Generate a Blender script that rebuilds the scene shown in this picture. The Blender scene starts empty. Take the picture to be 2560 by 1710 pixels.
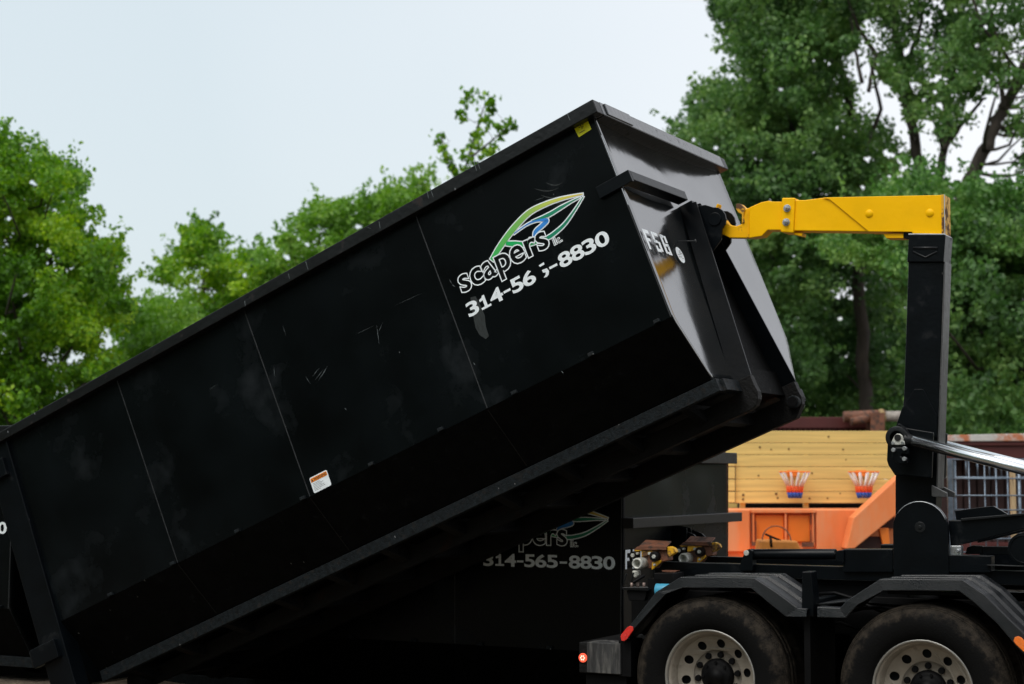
import bpy, math, random
import numpy as np
from mathutils import Matrix, Vector
random.seed(7)
rad = math.radians
sc = bpy.context.scene
col = sc.collection

# ------------------------------------------------------------------ camera
FPX = 4191.0; PIT = 0.07942; CAMH = 1.8194
cam_d = bpy.data.cameras.new('camera'); cam = bpy.data.objects.new('camera', cam_d); col.objects.link(cam)
cam.location = (0, 0, CAMH); cam.rotation_euler = (math.pi / 2 + PIT, 0, 0)
cam_d.sensor_width = 36; cam_d.lens = FPX / 2560 * 36; cam_d.clip_end = 2000; cam_d.clip_start = .1
cam_d.dof.use_dof = True; cam_d.dof.focus_distance = 11.4; cam_d.dof.aperture_fstop = 2.0
sc.camera = cam

# ------------------------------------------------------------------ sky, sun, exposure
SUN_EL, SUN_AZ = 58, 222          # azimuth clockwise from +Y (behind the camera, to the left)
W = bpy.data.worlds.new('World'); sc.world = W; W.use_nodes = True
nt = W.node_tree; nt.nodes.clear(); N = nt.nodes; L = nt.links
out = N.new('ShaderNodeOutputWorld')
sky = N.new('ShaderNodeTexSky'); sky.sky_type = 'NISHITA'; sky.sun_disc = False
sky.sun_elevation = rad(SUN_EL); sky.sun_rotation = rad(SUN_AZ); sky.dust_density = 4; sky.air_density = 1.2
b1 = N.new('ShaderNodeBackground'); b1.inputs[1].default_value = 0.022
b2 = N.new('ShaderNodeBackground'); b2.inputs[1].default_value = 0.715   # cloud cover
tc = N.new('ShaderNodeTexCoord'); sep = N.new('ShaderNodeSeparateXYZ')
ma = N.new('ShaderNodeMath'); ma.operation = 'MULTIPLY_ADD'; ma.inputs[1].default_value = 1.5; ma.inputs[2].default_value = .62
nz = N.new('ShaderNodeTexNoise'); nz.inputs['Scale'].default_value = 2.2; nz.inputs['Detail'].default_value = 3
ad = N.new('ShaderNodeMath'); ad.operation = 'MULTIPLY_ADD'; ad.inputs[1].default_value = .5; 
cr = N.new('ShaderNodeValToRGB')
cr.color_ramp.elements[0].position = .35; cr.color_ramp.elements[0].color = (.675, .755, .79, 1)
cr.color_ramp.elements[1].position = 1.05; cr.color_ramp.elements[1].color = (.94, .945, .97, 1)
L.new(tc.outputs['Generated'], sep.inputs[0]); L.new(sep.outputs[0], ma.inputs[0])
L.new(tc.outputs['Generated'], nz.inputs['Vector'])
sb = N.new('ShaderNodeMath'); sb.operation = 'SUBTRACT'; sb.inputs[1].default_value = .5
L.new(nz.outputs['Fac'], sb.inputs[0]); L.new(sb.outputs[0], ad.inputs[0]); L.new(ma.outputs[0], ad.inputs[2])
L.new(ad.outputs[0], cr.inputs[0]); L.new(cr.outputs[0], b2.inputs[0]); L.new(sky.outputs[0], b1.inputs[0])
ash = N.new('ShaderNodeAddShader'); L.new(b1.outputs[0], ash.inputs[0]); L.new(b2.outputs[0], ash.inputs[1]); L.new(ash.outputs[0], out.inputs[0])
sl = bpy.data.lights.new('sun', 'SUN'); sl.energy = 1.5; sl.angle = rad(40); sl.color = (1, .96, .9)
so = bpy.data.objects.new('sun', sl); col.objects.link(so)
sd = Vector((math.sin(rad(SUN_AZ)) * math.cos(rad(SUN_EL)), math.cos(rad(SUN_AZ)) * math.cos(rad(SUN_EL)), math.sin(rad(SUN_EL))))
so.rotation_euler = sd.to_track_quat('Z', 'Y').to_euler(); so.location = (0, 0, 30)
vs = sc.view_settings; vs.view_transform = 'Standard'; vs.look = 'None'; vs.exposure = 0.42; vs.gamma = 1

# ------------------------------------------------------------------ frames (metres)
TH = .4963; PH = .39495
hx = Vector((math.cos(TH), -math.sin(TH), 0)); vx = Vector((math.sin(TH), math.cos(TH), 0)); zx = Vector((0, 0, 1))
ux = math.cos(PH) * hx + math.sin(PH) * zx; wx = -math.sin(PH) * hx + math.cos(PH) * zx
O_C = Vector((1.0452, 10.9837, 2.86))      # tilted container: front lower bend corner
O_T = Vector((1.2602, 10.8647, 0.0))       # truck: ground under rear wheel
CAM = Vector((0, 0, CAMH)); K = 2560 / 2347.
def ray(x, y):
    a = (x * K - 1280) / FPX; b = -(y * K - 855) / FPX; c, s = math.cos(PIT), math.sin(PIT)
    return Vector((a, c - b * s, s + b * c))
def hit(x, y, P, n):
    d = ray(x, y); return CAM + d * ((P - CAM).dot(n) / d.dot(n))
def CU(x, y, v=0.):
    p = hit(x, y, O_C + vx * v, vx) - O_C; return p.dot(ux), p.dot(wx)
def CV(x, y, u=0.):
    p = hit(x, y, O_C + ux * u, ux) - O_C; return p.dot(vx), p.dot(wx)
def TU(x, y, v=0.):
    p = hit(x, y, O_T + vx * v, vx) - O_T; return p.dot(hx), p.z
def WP(x, y, Y):
    d = ray(x, y); p = CAM + d * (Y / d.y); return p
def ZM(ox, oy, s): return lambda x, y: ((ox + x / s) / K, (oy + y / s) / K)

# ------------------------------------------------------------------ mesh helpers
class MB:
    def __init__(s): s.v = []; s.f = []; s.sm = []
    def add(s, vs_, fs, smooth=False):
        o = len(s.v); s.v += [tuple(p) for p in vs_]; s.f += [tuple(i + o for i in f) for f in fs]; s.sm += [smooth] * len(fs); return s
    def box(s, x0, x1, y0, y1, z0, z1):
        if x0 > x1: x0, x1 = x1, x0
        if y0 > y1: y0, y1 = y1, y0
        if z0 > z1: z0, z1 = z1, z0
        P = [(x, y, z) for x in (x0, x1) for y in (y0, y1) for z in (z0, z1)]
        return s.add(P, [(0, 1, 3, 2), (4, 6, 7, 5), (0, 4, 5, 1), (2, 3, 7, 6), (0, 2, 6, 4), (1, 5, 7, 3)])
    def prism(s, poly, c0, c1, m=None):
        """poly: 2-D outline; m maps (a, b, c) to xyz (default a->x, c->y, b->z)"""
        m = m or (lambda a, b, c: (a, c, b)); n = len(poly)
        P = [m(a, b, c0) for a, b in poly] + [m(a, b, c1) for a, b in poly]
        ar = sum(poly[i][0] * poly[(i + 1) % n][1] - poly[(i + 1) % n][0] * poly[i][1] for i in range(n))
        F = [tuple(range(n)), tuple(range(2 * n - 1, n - 1, -1))] + [(i, i + n, (i + 1) % n + n, (i + 1) % n) for i in range(n)]
        return s.add(P, F)
    def tube(s, pts, r, n=12, cap=True):
        pts = [Vector(p) for p in pts]; R = r if isinstance(r, (list, tuple)) else [r] * len(pts)
        P = []; t0 = None
        for i, p in enumerate(pts):
            t = (pts[min(i + 1, len(pts) - 1)] - pts[max(i - 1, 0)]).normalized()
            if i == 0:
                a = Vector((0, 0, 1)) if abs(t.z) < .9 else Vector((1, 0, 0)); nrm = t.cross(a).normalized()
            else:
                nrm = (nrm - t * nrm.dot(t)).normalized()
            b = t.cross(nrm)
            for k in range(n):
                g = 2 * math.pi * k / n; P.append(p + R[i] * (math.cos(g) * nrm + math.sin(g) * b))
        F = []
        for i in range(len(pts) - 1):
            for k in range(n):
                F.append((i * n + k, i * n + (k + 1) % n, (i + 1) * n + (k + 1) % n, (i + 1) * n + k))
        s.add(P, F, True)
        if cap:
            o = len(s.v) - len(P)
            s.f += [tuple(o + k for k in range(n))[::-1], tuple(o + len(P) - n + k for k in range(n))]; s.sm += [False, False]
        return s
    def lathe(s, prof, c=(0, 0, 0), n=48, ax='y', smooth=True):
        """prof: (radius, along)"""
        P = []
        for r, a in prof:
            for k in range(n):
                g = 2 * math.pi * k / n; x, z = r * math.cos(g), r * math.sin(g)
                q = (x, a, z) if ax == 'y' else ((a, x, z) if ax == 'x' else (x, z, a))
                P.append((q[0] + c[0], q[1] + c[1], q[2] + c[2]))
        F = [(i * n + k, (i + 1) * n + k, (i + 1) * n + (k + 1) % n, i * n + (k + 1) % n) for i in range(len(prof) - 1) for k in range(n)]
        return s.add(P, F, smooth)
    def disc(s, r, a, c, n=20):
        P = [(c[0] + r * math.cos(2 * math.pi * k / n), c[1] + a, c[2] + r * math.sin(2 * math.pi * k / n)) for k in range(n)]
        return s.add(P, [tuple(range(n))])
    def build(s, name, m, parent=None, bev=0, loc=None, label=None):
        me = bpy.data.meshes.new(name); me.from_pydata(s.v, [], s.f)
        me.polygons.foreach_set('use_smooth', s.sm); me.materials.append(m)
        if any(s.f):
            import bmesh
            b = bmesh.new(); b.from_mesh(me); bmesh.ops.recalc_face_normals(b, faces=b.faces); b.to_mesh(me); b.free()
        o = bpy.data.objects.new(name, me); col.objects.link(o)
        if parent: o.parent = parent
        if loc: o.location = loc
        if label: o['label'] = label
        if bev:
            md = o.modifiers.new('bevel', 'BEVEL'); md.width = bev; md.segments = 2; md.limit_method = 'ANGLE'; md.angle_limit = rad(35)
        return o
def tag(o, label=None, cat=None, group=None, kind=None):
    for k, v in (('label', label), ('category', cat), ('group', group), ('kind', kind)):
        if v: o[k] = v
    return o
def empty(name, M, label, cat, group=None):
    o = bpy.data.objects.new(name, None); col.objects.link(o); o.matrix_world = M; o.empty_display_size = .2
    return tag(o, label, cat, group)
def basis(a, b, c, o):
    return Matrix(((a.x, b.x, c.x, o.x), (a.y, b.y, c.y, o.y), (a.z, b.z, c.z, o.z), (0, 0, 0, 1)))
def children(o): return [x for x in bpy.data.objects if x.parent == o]
def copy_tree(o, parent=None):
    c = o.copy(); col.objects.link(c); c.parent = parent
    for ch in children(o): copy_tree(ch, c)
    return c

# ------------------------------------------------------------------ materials
def mat(name, c, r=.5, metal=0, ior=1.5, var=.15, vs_=6, bump=0, bs=60, c2=None, c2t=(.55, .62), c2s=5, coat=0, rvar=.1, stretch=None, bd=.01):
    m = bpy.data.materials.new(name); m.use_nodes = True; t = m.node_tree; b = t.nodes['Principled BSDF']
    b.inputs['Roughness'].default_value = r; b.inputs['Metallic'].default_value = metal; b.inputs['IOR'].default_value = ior
    b.inputs['Coat Weight'].default_value = coat; b.inputs['Coat Roughness'].default_value = .08
    tc = t.nodes.new('ShaderNodeTexCoord'); mp = t.nodes.new('ShaderNodeMapping'); t.links.new(tc.outputs['Object'], mp.inputs[0])
    if stretch: mp.inputs['Scale'].default_value = stretch
    n1 = t.nodes.new('ShaderNodeTexNoise'); n1.inputs['Scale'].default_value = vs_; n1.inputs['Detail'].default_value = 6
    t.links.new(mp.outputs[0], n1.inputs['Vector'])
    mr = t.nodes.new('ShaderNodeMapRange'); mr.inputs[1].default_value = .3; mr.inputs[2].default_value = .7
    mr.inputs[3].default_value = 1 - var; mr.inputs[4].default_value = 1 + var; t.links.new(n1.outputs['Fac'], mr.inputs[0])
    mx = t.nodes.new('ShaderNodeVectorMath'); mx.operation = 'SCALE'; mx.inputs[0].default_value = c[:3]; t.links.new(mr.outputs[0], mx.inputs['Scale'])
    last = mx.outputs[0]
    if c2:
        n2 = t.nodes.new('ShaderNodeTexNoise'); n2.inputs['Scale'].default_value = c2s; n2.inputs['Detail'].default_value = 8; n2.inputs['Roughness'].default_value = .65
        t.links.new(mp.outputs[0], n2.inputs['Vector'])
        m2 = t.nodes.new('ShaderNodeMapRange'); m2.inputs[1].default_value = c2t[0]; m2.inputs[2].default_value = c2t[1]; t.links.new(n2.outputs['Fac'], m2.inputs[0])
        mm = t.nodes.new('ShaderNodeMix'); mm.data_type = 'RGBA'; t.links.new(m2.outputs[0], mm.inputs[0]); t.links.new(last, mm.inputs[6]); mm.inputs[7].default_value = (*c2[:3], 1)
        last = mm.outputs[2]
        m3 = t.nodes.new('ShaderNodeMapRange'); m3.inputs[3].default_value = r; m3.inputs[4].default_value = min(1, r + .45); t.links.new(m2.outputs[0], m3.inputs[0]); t.links.new(m3.outputs[0], b.inputs['Roughness'])
    elif rvar:
        m3 = t.nodes.new('ShaderNodeMapRange'); m3.inputs[1].default_value = .3; m3.inputs[2].default_value = .7; m3.inputs[3].default_value = max(.02, r - rvar); m3.inputs[4].default_value = r + rvar
        n3 = t.nodes.new('ShaderNodeTexNoise'); n3.inputs['Scale'].default_value = vs_ * .6; n3.inputs['Detail'].default_value = 5; t.links.new(tc.outputs['Object'], n3.inputs['Vector'])
        t.links.new(n3.outputs['Fac'], m3.inputs[0]); t.links.new(m3.outputs[0], b.inputs['Roughness'])
    t.links.new(last, b.inputs['Base Color'])
    if bump:
        nb = t.nodes.new('ShaderNodeTexNoise'); nb.inputs['Scale'].default_value = bs; nb.inputs['Detail'].default_value = 4; t.links.new(mp.outputs[0], nb.inputs['Vector'])
        bp = t.nodes.new('ShaderNodeBump'); bp.inputs['Strength'].default_value = bump; bp.inputs['Distance'].default_value = bd
        t.links.new(nb.outputs['Fac'], bp.inputs['Height']); t.links.new(bp.outputs[0], b.inputs['Normal'])
    return m
# black container paint: glossy, gently wavy sheet, faint scuffs
M_SIDE = mat('black_paint', (.0022, .0032, .0038), .26, ior=1.24, var=.6, vs_=1.6, bump=.25, bs=1.1, bd=.02, c2=(.015, .019, .022), c2t=(.56, .88), c2s=1.7)
M_FRONT = mat('black_paint_gloss', (.008, .010, .011), .12, ior=3.4, var=.3, vs_=3, bump=.15, bs=1.8, bd=.03, rvar=.03)
M_RAILF = mat('front_rail_gloss', (.006, .008, .009), .2, ior=2.2, var=.3, vs_=6, bump=.3, bs=20, c2=(.03, .03, .03), c2t=(.6, .7), c2s=12)
M_LOW = mat('black_paint_dirty', (.0014, .0015, .0015), .6, ior=1.15, var=.5, vs_=9, c2=(.008, .008, .008), c2t=(.6, .75), c2s=14, bump=.4, bs=90)
M_UPR = mat('upright_black', (.0030, .0042, .0055), .34, ior=1.18, var=.4, vs_=4, bump=.1, bs=30)
M_STEEL = mat('black_steel', (.0045, .0055, .0065), .38, ior=1.4, var=.35, vs_=7, c2=(.013, .014, .015), c2t=(.62, .75), c2s=10, bump=.15, bs=60)
M_RAILR = mat('scuffed_black_steel', (.004, .004, .004), .6, ior=1.3, var=.5, vs_=9, c2=(.022, .011, .007), c2t=(.58, .72), c2s=6, bump=.5, bs=50)
M_SILL = mat('scuffed_sill_steel', (.007, .010, .012), .55, ior=1.3, var=.6, vs_=30, c2=(.022, .02, .018), c2t=(.55, .7), c2s=18, bump=.4, bs=80)
M_TRIM = mat('top_rail_paint', (.0045, .0055, .006), .38, ior=1.4, var=.4, vs_=5, c2=(.02, .014, .013), c2t=(.62, .7), c2s=9, bump=.3, bs=25)
M_TRUCK = mat('truck_black', (.0020, .0032, .0045), .32, ior=1.27, var=.3, vs_=5, c2=(.008, .009, .010), c2t=(.6, .75), c2s=5, bump=.12, bs=30)
M_TRDARK = mat('chassis_black', (.002, .002, .0024), .6, ior=1.25, var=.4, vs_=8)
M_MASTF = mat('worn_skylit_steel', (.045, .045, .045), .42, metal=0, ior=1.7, var=.4, vs_=9, bump=.5, bs=70, c2=(.07, .065, .06), c2t=(.55, .7), c2s=8, stretch=(1, 1, .3))  # worn black steel with a sky sheen put into its grey
M_PLAST = mat('fender_plastic', (.0026, .0036, .0048), .33, var=.2, vs_=8, bump=.3, bs=160)
M_YEL = mat('yellow_paint', (1.0, .535, .0), .40, ior=1.25, var=.07, vs_=4, bump=.15, bs=20, rvar=.06)
M_YELW = mat('worn_yellow', (.80, .42, .01), .5, var=.2, vs_=9, c2=(.12, .06, .03), c2t=(.5, .58), c2s=9)
M_RUST = mat('rusty_brown_steel', (.16, .06, .03), .65, var=.4, vs_=12, c2=(.07, .045, .035), c2t=(.5, .6), c2s=14, bump=.5, bs=90)
M_PIN = mat('worn_pin_steel', (.2, .15, .13), .5, metal=.5, var=.5, vs_=12)
M_CHR = mat('chrome_rod', (.86, .88, .9), .2, metal=1, var=.03, rvar=.03)
M_ZINC = mat('zinc_steel', (.5, .52, .54), .35, metal=.8, var=.15, vs_=30)
M_LTST = mat('pale_steel', (.55, .55, .5), .5, metal=.3, var=.3, vs_=40)
M_RIM = mat('dusty_rim_aluminium', (.36, .32, .265), .5, metal=.35, var=.25, vs_=7, bump=.15, bs=60, c2=(.11, .095, .075), c2t=(.55, .75), c2s=7)
M_RIML = mat('rim_lip', (.5, .49, .46), .35, metal=.8, var=.15, vs_=10)
M_HOLE = mat('opening_shade', (.004, .004, .004), .8)  # near-black that stands in for shade inside openings
M_WHT = mat('white_vinyl', (.84, .90, .93), .45, var=.06, vs_=30)
M_BLKV = mat('black_vinyl', (.0022, .0028, .0032), .3, ior=1.3)
M_BLUE = mat('blue_vinyl', (.03, .25, .72), .4, var=.05)
M_GRN = mat('green_vinyl', (.0, .42, .10), .4, var=.1)
M_GRND = mat('deep_green_vinyl', (.005, .25, .13), .4, var=.15)
M_STKY = mat('yellow_sticker', (.68, .66, .0), .45, var=.12, vs_=20)
M_STKO = mat('orange_sticker', (.85, .24, .01), .5, var=.1, vs_=40)
M_INK = mat('sticker_ink', (.05, .03, .02), .6)
M_SEAM = mat('weld_bead', (.020, .022, .024), .5, var=.5, vs_=20)
M_NICK = mat('bare_scratch', (.11, .13, .135), .5, var=.5, vs_=60)
M_SCUF = mat('pale_scuff', (.012, .017, .017), .7, var=.8, vs_=35, stretch=(3, 1, .6))
M_RED = mat('red_lens', (.75, .02, .01), .2, coat=.5, var=.1, vs_=60, bump=.5, bs=300)
M_AMB = mat('amber_lens', (.95, .2, .01), .2, coat=.5, var=.1, vs_=60, bump=.5, bs=300)
M_BLUEJ = mat('blue_tank_paint', (.06, .33, .5), .35, var=.1)
M_LAMP = bpy.data.materials.new('lit_marker_lamp'); M_LAMP.use_nodes = True
_b = M_LAMP.node_tree.nodes['Principled BSDF']; _b.inputs['Base Color'].default_value = (.8, .05, .03, 1); _b.inputs['Emission Color'].default_value = (1, .12, .05, 1); _b.inputs['Emission Strength'].default_value = .7
M_LAMPC = bpy.data.materials.new('lit_marker_diode'); M_LAMPC.use_nodes = True
_b = M_LAMPC.node_tree.nodes['Principled BSDF']; _b.inputs['Base Color'].default_value = (1, .5, .4, 1); _b.inputs['Emission Color'].default_value = (1, .5, .38, 1); _b.inputs['Emission Strength'].default_value = 1.2

def specks(m, c, scale, r0, thr):   # small paint chips down to bare metal
    t = m.node_tree; b = t.nodes['Principled BSDF']; l = b.inputs['Base Color'].links[0].from_socket
    tc = t.nodes.new('ShaderNodeTexCoord'); vo = t.nodes.new('ShaderNodeTexVoronoi'); vo.inputs['Scale'].default_value = scale
    mp = t.nodes.new('ShaderNodeMapping'); mp.inputs['Scale'].default_value = (1, 1, .5); t.links.new(tc.outputs['Object'], mp.inputs[0]); t.links.new(mp.outputs[0], vo.inputs['Vector'])
    a = t.nodes.new('ShaderNodeMath'); a.operation = 'LESS_THAN'; a.inputs[1].default_value = r0; t.links.new(vo.outputs['Distance'], a.inputs[0])
    sp = t.nodes.new('ShaderNodeSeparateColor'); t.links.new(vo.outputs['Color'], sp.inputs[0])
    d = t.nodes.new('ShaderNodeMath'); d.operation = 'GREATER_THAN'; d.inputs[1].default_value = thr; t.links.new(sp.outputs[0], d.inputs[0])
    e = t.nodes.new('ShaderNodeMath'); e.operation = 'MULTIPLY'; t.links.new(a.outputs[0], e.inputs[0]); t.links.new(d.outputs[0], e.inputs[1])
    x = t.nodes.new('ShaderNodeMix'); x.data_type = 'RGBA'; t.links.new(e.outputs[0], x.inputs[0]); t.links.new(l, x.inputs[6]); x.inputs[7].default_value = (*c, 1); t.links.new(x.outputs[2], b.inputs['Base Color'])
specks(M_YEL, (.30, .14, .04), 16, .07, .93); specks(M_TRUCK, (.06, .06, .06), 14, .06, .9); specks(M_TRIM, (.16, .17, .18), 28, .16, .93); specks(M_SILL, (.2, .2, .2), 30, .13, .95); specks(M_LOW, (.07, .07, .065), 20, .10, .93); specks(M_SIDE, (.10, .11, .11), 9, .035, .8)
def mat_grad():   # leaf ribbon printed green at its foot and yellow at its tip
    m = mat('green_to_yellow_vinyl', (.5, .5, .5), .4); t = m.node_tree; b = t.nodes['Principled BSDF']
    tc = t.nodes.new('ShaderNodeTexCoord'); sp = t.nodes.new('ShaderNodeSeparateXYZ'); r = t.nodes.new('ShaderNodeMapRange'); rp = t.nodes.new('ShaderNodeValToRGB')
    t.links.new(tc.outputs['Object'], sp.inputs[0]); t.links.new(sp.outputs[0], r.inputs[0]); r.inputs[1].default_value = -1.1; r.inputs[2].default_value = -.25
    t.links.new(r.outputs[0], rp.inputs[0]); e = rp.color_ramp.elements
    e[0].color = (.0, .48, .10, 1); e[1].color = (.8, .6, .08, 1); x = e.new(.42); x.color = (.22, .52, .10, 1); x = e.new(.75); x.color = (.62, .66, .10, 1)
    t.links.new(rp.outputs[0], b.inputs['Base Color']); return m
M_GRAD = mat_grad()

def mat_tyre():
    m = mat('tyre_rubber', (.016, .016, .016), .75, ior=1.18, var=.3, vs_=10); t = m.node_tree; b = t.nodes['Principled BSDF']
    tc = t.nodes.new('ShaderNodeTexCoord'); sp = t.nodes.new('ShaderNodeSeparateXYZ'); t.links.new(tc.outputs['Object'], sp.inputs[0])
    def mth(op, a, b_=None):
        n = t.nodes.new('ShaderNodeMath'); n.operation = op
        for i, x in enumerate((a, b_)):
            if x is None: continue
            if isinstance(x, (int, float)): n.inputs[i].default_value = x
            else: t.links.new(x, n.inputs[i])
        return n.outputs[0]
    R = mth('SQRT', mth('ADD', mth('POWER', sp.outputs[0], 2.0), mth('POWER', sp.outputs[2], 2.0)))
    A = mth('ARCTAN2', sp.outputs[2], sp.outputs[0])
    cut = mth('SINE', mth('MULTIPLY', A, 150.0))
    onr = mth('GREATER_THAN', R, .487)
    hgt = mth('MULTIPLY', mth('GREATER_THAN', cut, .55), onr)
    bp = t.nodes.new('ShaderNodeBump'); bp.invert = True; bp.inputs['Strength'].default_value = .9; bp.inputs['Distance'].default_value = .01
    nb = t.nodes.new('ShaderNodeTexNoise'); nb.inputs['Scale'].default_value = 90; t.links.new(tc.outputs['Object'], nb.inputs['Vector'])
    t.links.new(mth('ADD', hgt, mth('MULTIPLY', nb.outputs['Fac'], .25)), bp.inputs['Height']); t.links.new(bp.outputs[0], b.inputs['Normal'])
    n = t.nodes.new('ShaderNodeTexNoise'); n.inputs['Scale'].default_value = 16; n.inputs['Detail'].default_value = 8; n.inputs['Roughness'].default_value = .7; t.links.new(tc.outputs['Object'], n.inputs['Vector'])
    # dried mud on the shoulder and a scuffed ring on the sidewall
    mr = t.nodes.new('ShaderNodeMapRange'); mr.inputs[1].default_value = .425; mr.inputs[2].default_value = .47; t.links.new(mth('ADD', R, mth('MULTIPLY', mth('SUBTRACT', n.outputs['Fac'], .5), .16)), mr.inputs[0])
    mix = t.nodes.new('ShaderNodeMix'); mix.data_type = 'RGBA'; t.links.new(mth('MULTIPLY', mr.outputs[0], .65), mix.inputs[0]); mix.inputs[6].default_value = (.0045, .0045, .0045, 1)
    cr = t.nodes.new('ShaderNodeValToRGB'); cr.color_ramp.elements[0].position = .35; cr.color_ramp.elements[0].color = (.006, .0055, .005, 1); cr.color_ramp.elements[1].position = .72; cr.color_ramp.elements[1].color = (.070, .056, .042, 1)
    t.links.new(n.outputs['Fac'], cr.inputs[0]); t.links.new(cr.outputs[0], mix.inputs[7]); t.links.new(mix.outputs[2], b.inputs['Base Color'])
    return m
M_TYRE = mat_tyre()

def mat_leaf(name, dark, mid, bright, tr=.35):
    m = bpy.data.materials.new(name); m.use_nodes = True; t = m.node_tree; t.nodes.clear()
    o = t.nodes.new('ShaderNodeOutputMaterial'); g = t.nodes.new('ShaderNodeNewGeometry'); tc = t.nodes.new('ShaderNodeTexCoord')
    n = t.nodes.new('ShaderNodeTexNoise'); n.inputs['Scale'].default_value = .55; n.inputs['Detail'].default_value = 2; t.links.new(tc.outputs['Object'], n.inputs['Vector'])
    a = t.nodes.new('ShaderNodeMath'); a.operation = 'MULTIPLY_ADD'; a.inputs[1].default_value = .45; t.links.new(g.outputs['Random Per Island'], a.inputs[0])
    s = t.nodes.new('ShaderNodeMath'); s.operation = 'MULTIPLY_ADD'; s.inputs[1].default_value = 2.; s.inputs[2].default_value = -.72; t.links.new(n.outputs['Fac'], s.inputs[0]); t.links.new(s.outputs[0], a.inputs[2])
    c = t.nodes.new('ShaderNodeValToRGB'); e = c.color_ramp.elements; e[0].color = (*dark, 1); e[1].color = (*bright, 1); x = e.new(.5); x.color = (*mid, 1)
    t.links.new(a.outputs[0], c.inputs[0])
    d = t.nodes.new('ShaderNodeBsdfPrincipled'); d.inputs['Roughness'].default_value = .5; d.inputs['Specular IOR Level'].default_value = .35; t.links.new(c.outputs[0], d.inputs['Base Color'])
    tl = t.nodes.new('ShaderNodeBsdfTranslucent'); hs = t.nodes.new('ShaderNodeHueSaturation'); hs.inputs['Value'].default_value = 1.5; hs.inputs['Saturation'].default_value = 1.15; t.links.new(c.outputs[0], hs.inputs['Color']); t.links.new(hs.outputs[0], tl.inputs[0])
    mx = t.nodes.new('ShaderNodeMixShader'); mx.inputs[0].default_value = tr; t.links.new(d.outputs[0], mx.inputs[1]); t.links.new(tl.outputs[0], mx.inputs[2]); t.links.new(mx.outputs[0], o.inputs[0])
    return m
M_LF1 = mat_leaf('leaf_fresh', (.018, .070, .004), (.11, .27, .012), (.38, .56, .03))
M_LF2 = mat_leaf('leaf_cottonwood', (.026, .070, .020), (.095, .20, .052), (.25, .39, .11))
M_LF3 = mat_leaf('leaf_light', (.045, .13, .015), (.15, .31, .04), (.32, .48, .09))
M_LF4 = mat_leaf('leaf_deep', (.024, .062, .020), (.070, .155, .045), (.18, .30, .09))
M_LF5 = mat_leaf('leaf_mid', (.028, .085, .020), (.10, .23, .05), (.25, .40, .10))
M_BARK = mat('bark', (.055, .042, .035), .9, var=.4, vs_=6, bump=.8, bs=14, stretch=(1, 1, .3))
M_WOOD = mat('treated_plank_wood', (.80, .61, .20), .7, var=.16, vs_=2, bump=.2, bs=12, stretch=(.5, 3, 12))
_t = M_WOOD.node_tree; _b = _t.nodes['Principled BSDF']; _g = _t.nodes.new('ShaderNodeNewGeometry'); _h = _t.nodes.new('ShaderNodeHueSaturation')
_l = _b.inputs['Base Color'].links[0].from_socket; _m = _t.nodes.new('ShaderNodeMapRange'); _m.inputs[3].default_value = .78; _m.inputs[4].default_value = 1.12
_t.links.new(_g.outputs['Random Per Island'], _m.inputs[0]); _t.links.new(_m.outputs[0], _h.inputs['Value']); _t.links.new(_l, _h.inputs['Color']); _t.links.new(_h.outputs[0], _b.inputs['Base Color'])
M_KNOT = mat('wood_knot', (.16, .09, .03), .8)
M_ORG = mat('faded_orange_paint', (.88, .25, .075), .5, var=.15, vs_=1.6, c2=(.82, .32, .14), c2t=(.45, .6), c2s=2, stretch=(1.5, 1, .4), bump=.2, bs=8)
M_ORGD = mat('bright_orange_paint', (.82, .20, .02), .5, var=.1, vs_=2)
M_MAR = mat('maroon_paint', (.075, .012, .010), .6, var=.2, vs_=2, bump=.2, bs=9)
M_MARD = mat('shaded_maroon', (.03, .008, .006), .7, var=.4, vs_=2)  # darker copy of the maroon; shade inside and underneath put into colour
M_WEA = mat('weathered_roof_edge', (.55, .53, .5), .7, var=.15, vs_=5, c2=(.5, .17, .08), c2t=(.5, .56), c2s=1.3)
M_GALV = mat('galvanised_tube', (.16, .20, .25), .4, metal=.6, var=.2, vs_=20)
M_GRVL = mat('gravel', (.11, .085, .06), .95, var=.55, vs_=7, bump=1, bs=18, bd=.04, c2=(.055, .05, .03), c2t=(.5, .6), c2s=.8)
M_NETW = mat('net_white', (.78, .78, .76), .8); M_NETR = mat('net_red', (.80, .12, .03), .8); M_NETB = mat('net_blue', (.03, .10, .45), .8)
M_HOOPO = mat('hoop_orange', (.9, .22, .02), .5)

# ------------------------------------------------------------------ ground
def ground():
    mb = MB(); xs = [-250, -120, -60, -30] + [x * 1.0 for x in range(-20, 21)] + [30, 60, 120, 250]
    ys = [-250, -100, -40, -15] + [y * 1.0 for y in range(-6, 31)] + [40, 60, 90, 150, 260]
    def hgt(x, y):
        d = max(0, 1 - (((x - 1) / 4.5) ** 2 + ((y - 15.7) / 3.2) ** 2)); g = -.32 * min(1, d * 1.6)
        return g + (.012 * math.sin(x * 2.1 + y) if abs(x) < 20 and 13 < y < 30 else 0)
    P = [(x, y, hgt(x, y)) for y in ys for x in xs]; n = len(xs)
    F = [(j * n + i, j * n + i + 1, (j + 1) * n + i + 1, (j + 1) * n + i) for j in range(len(ys) - 1) for i in range(n - 1)]
    mb.add(P, F, True); o = mb.build('ground', M_GRVL); tag(o, kind='structure'); return o
ground()

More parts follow.
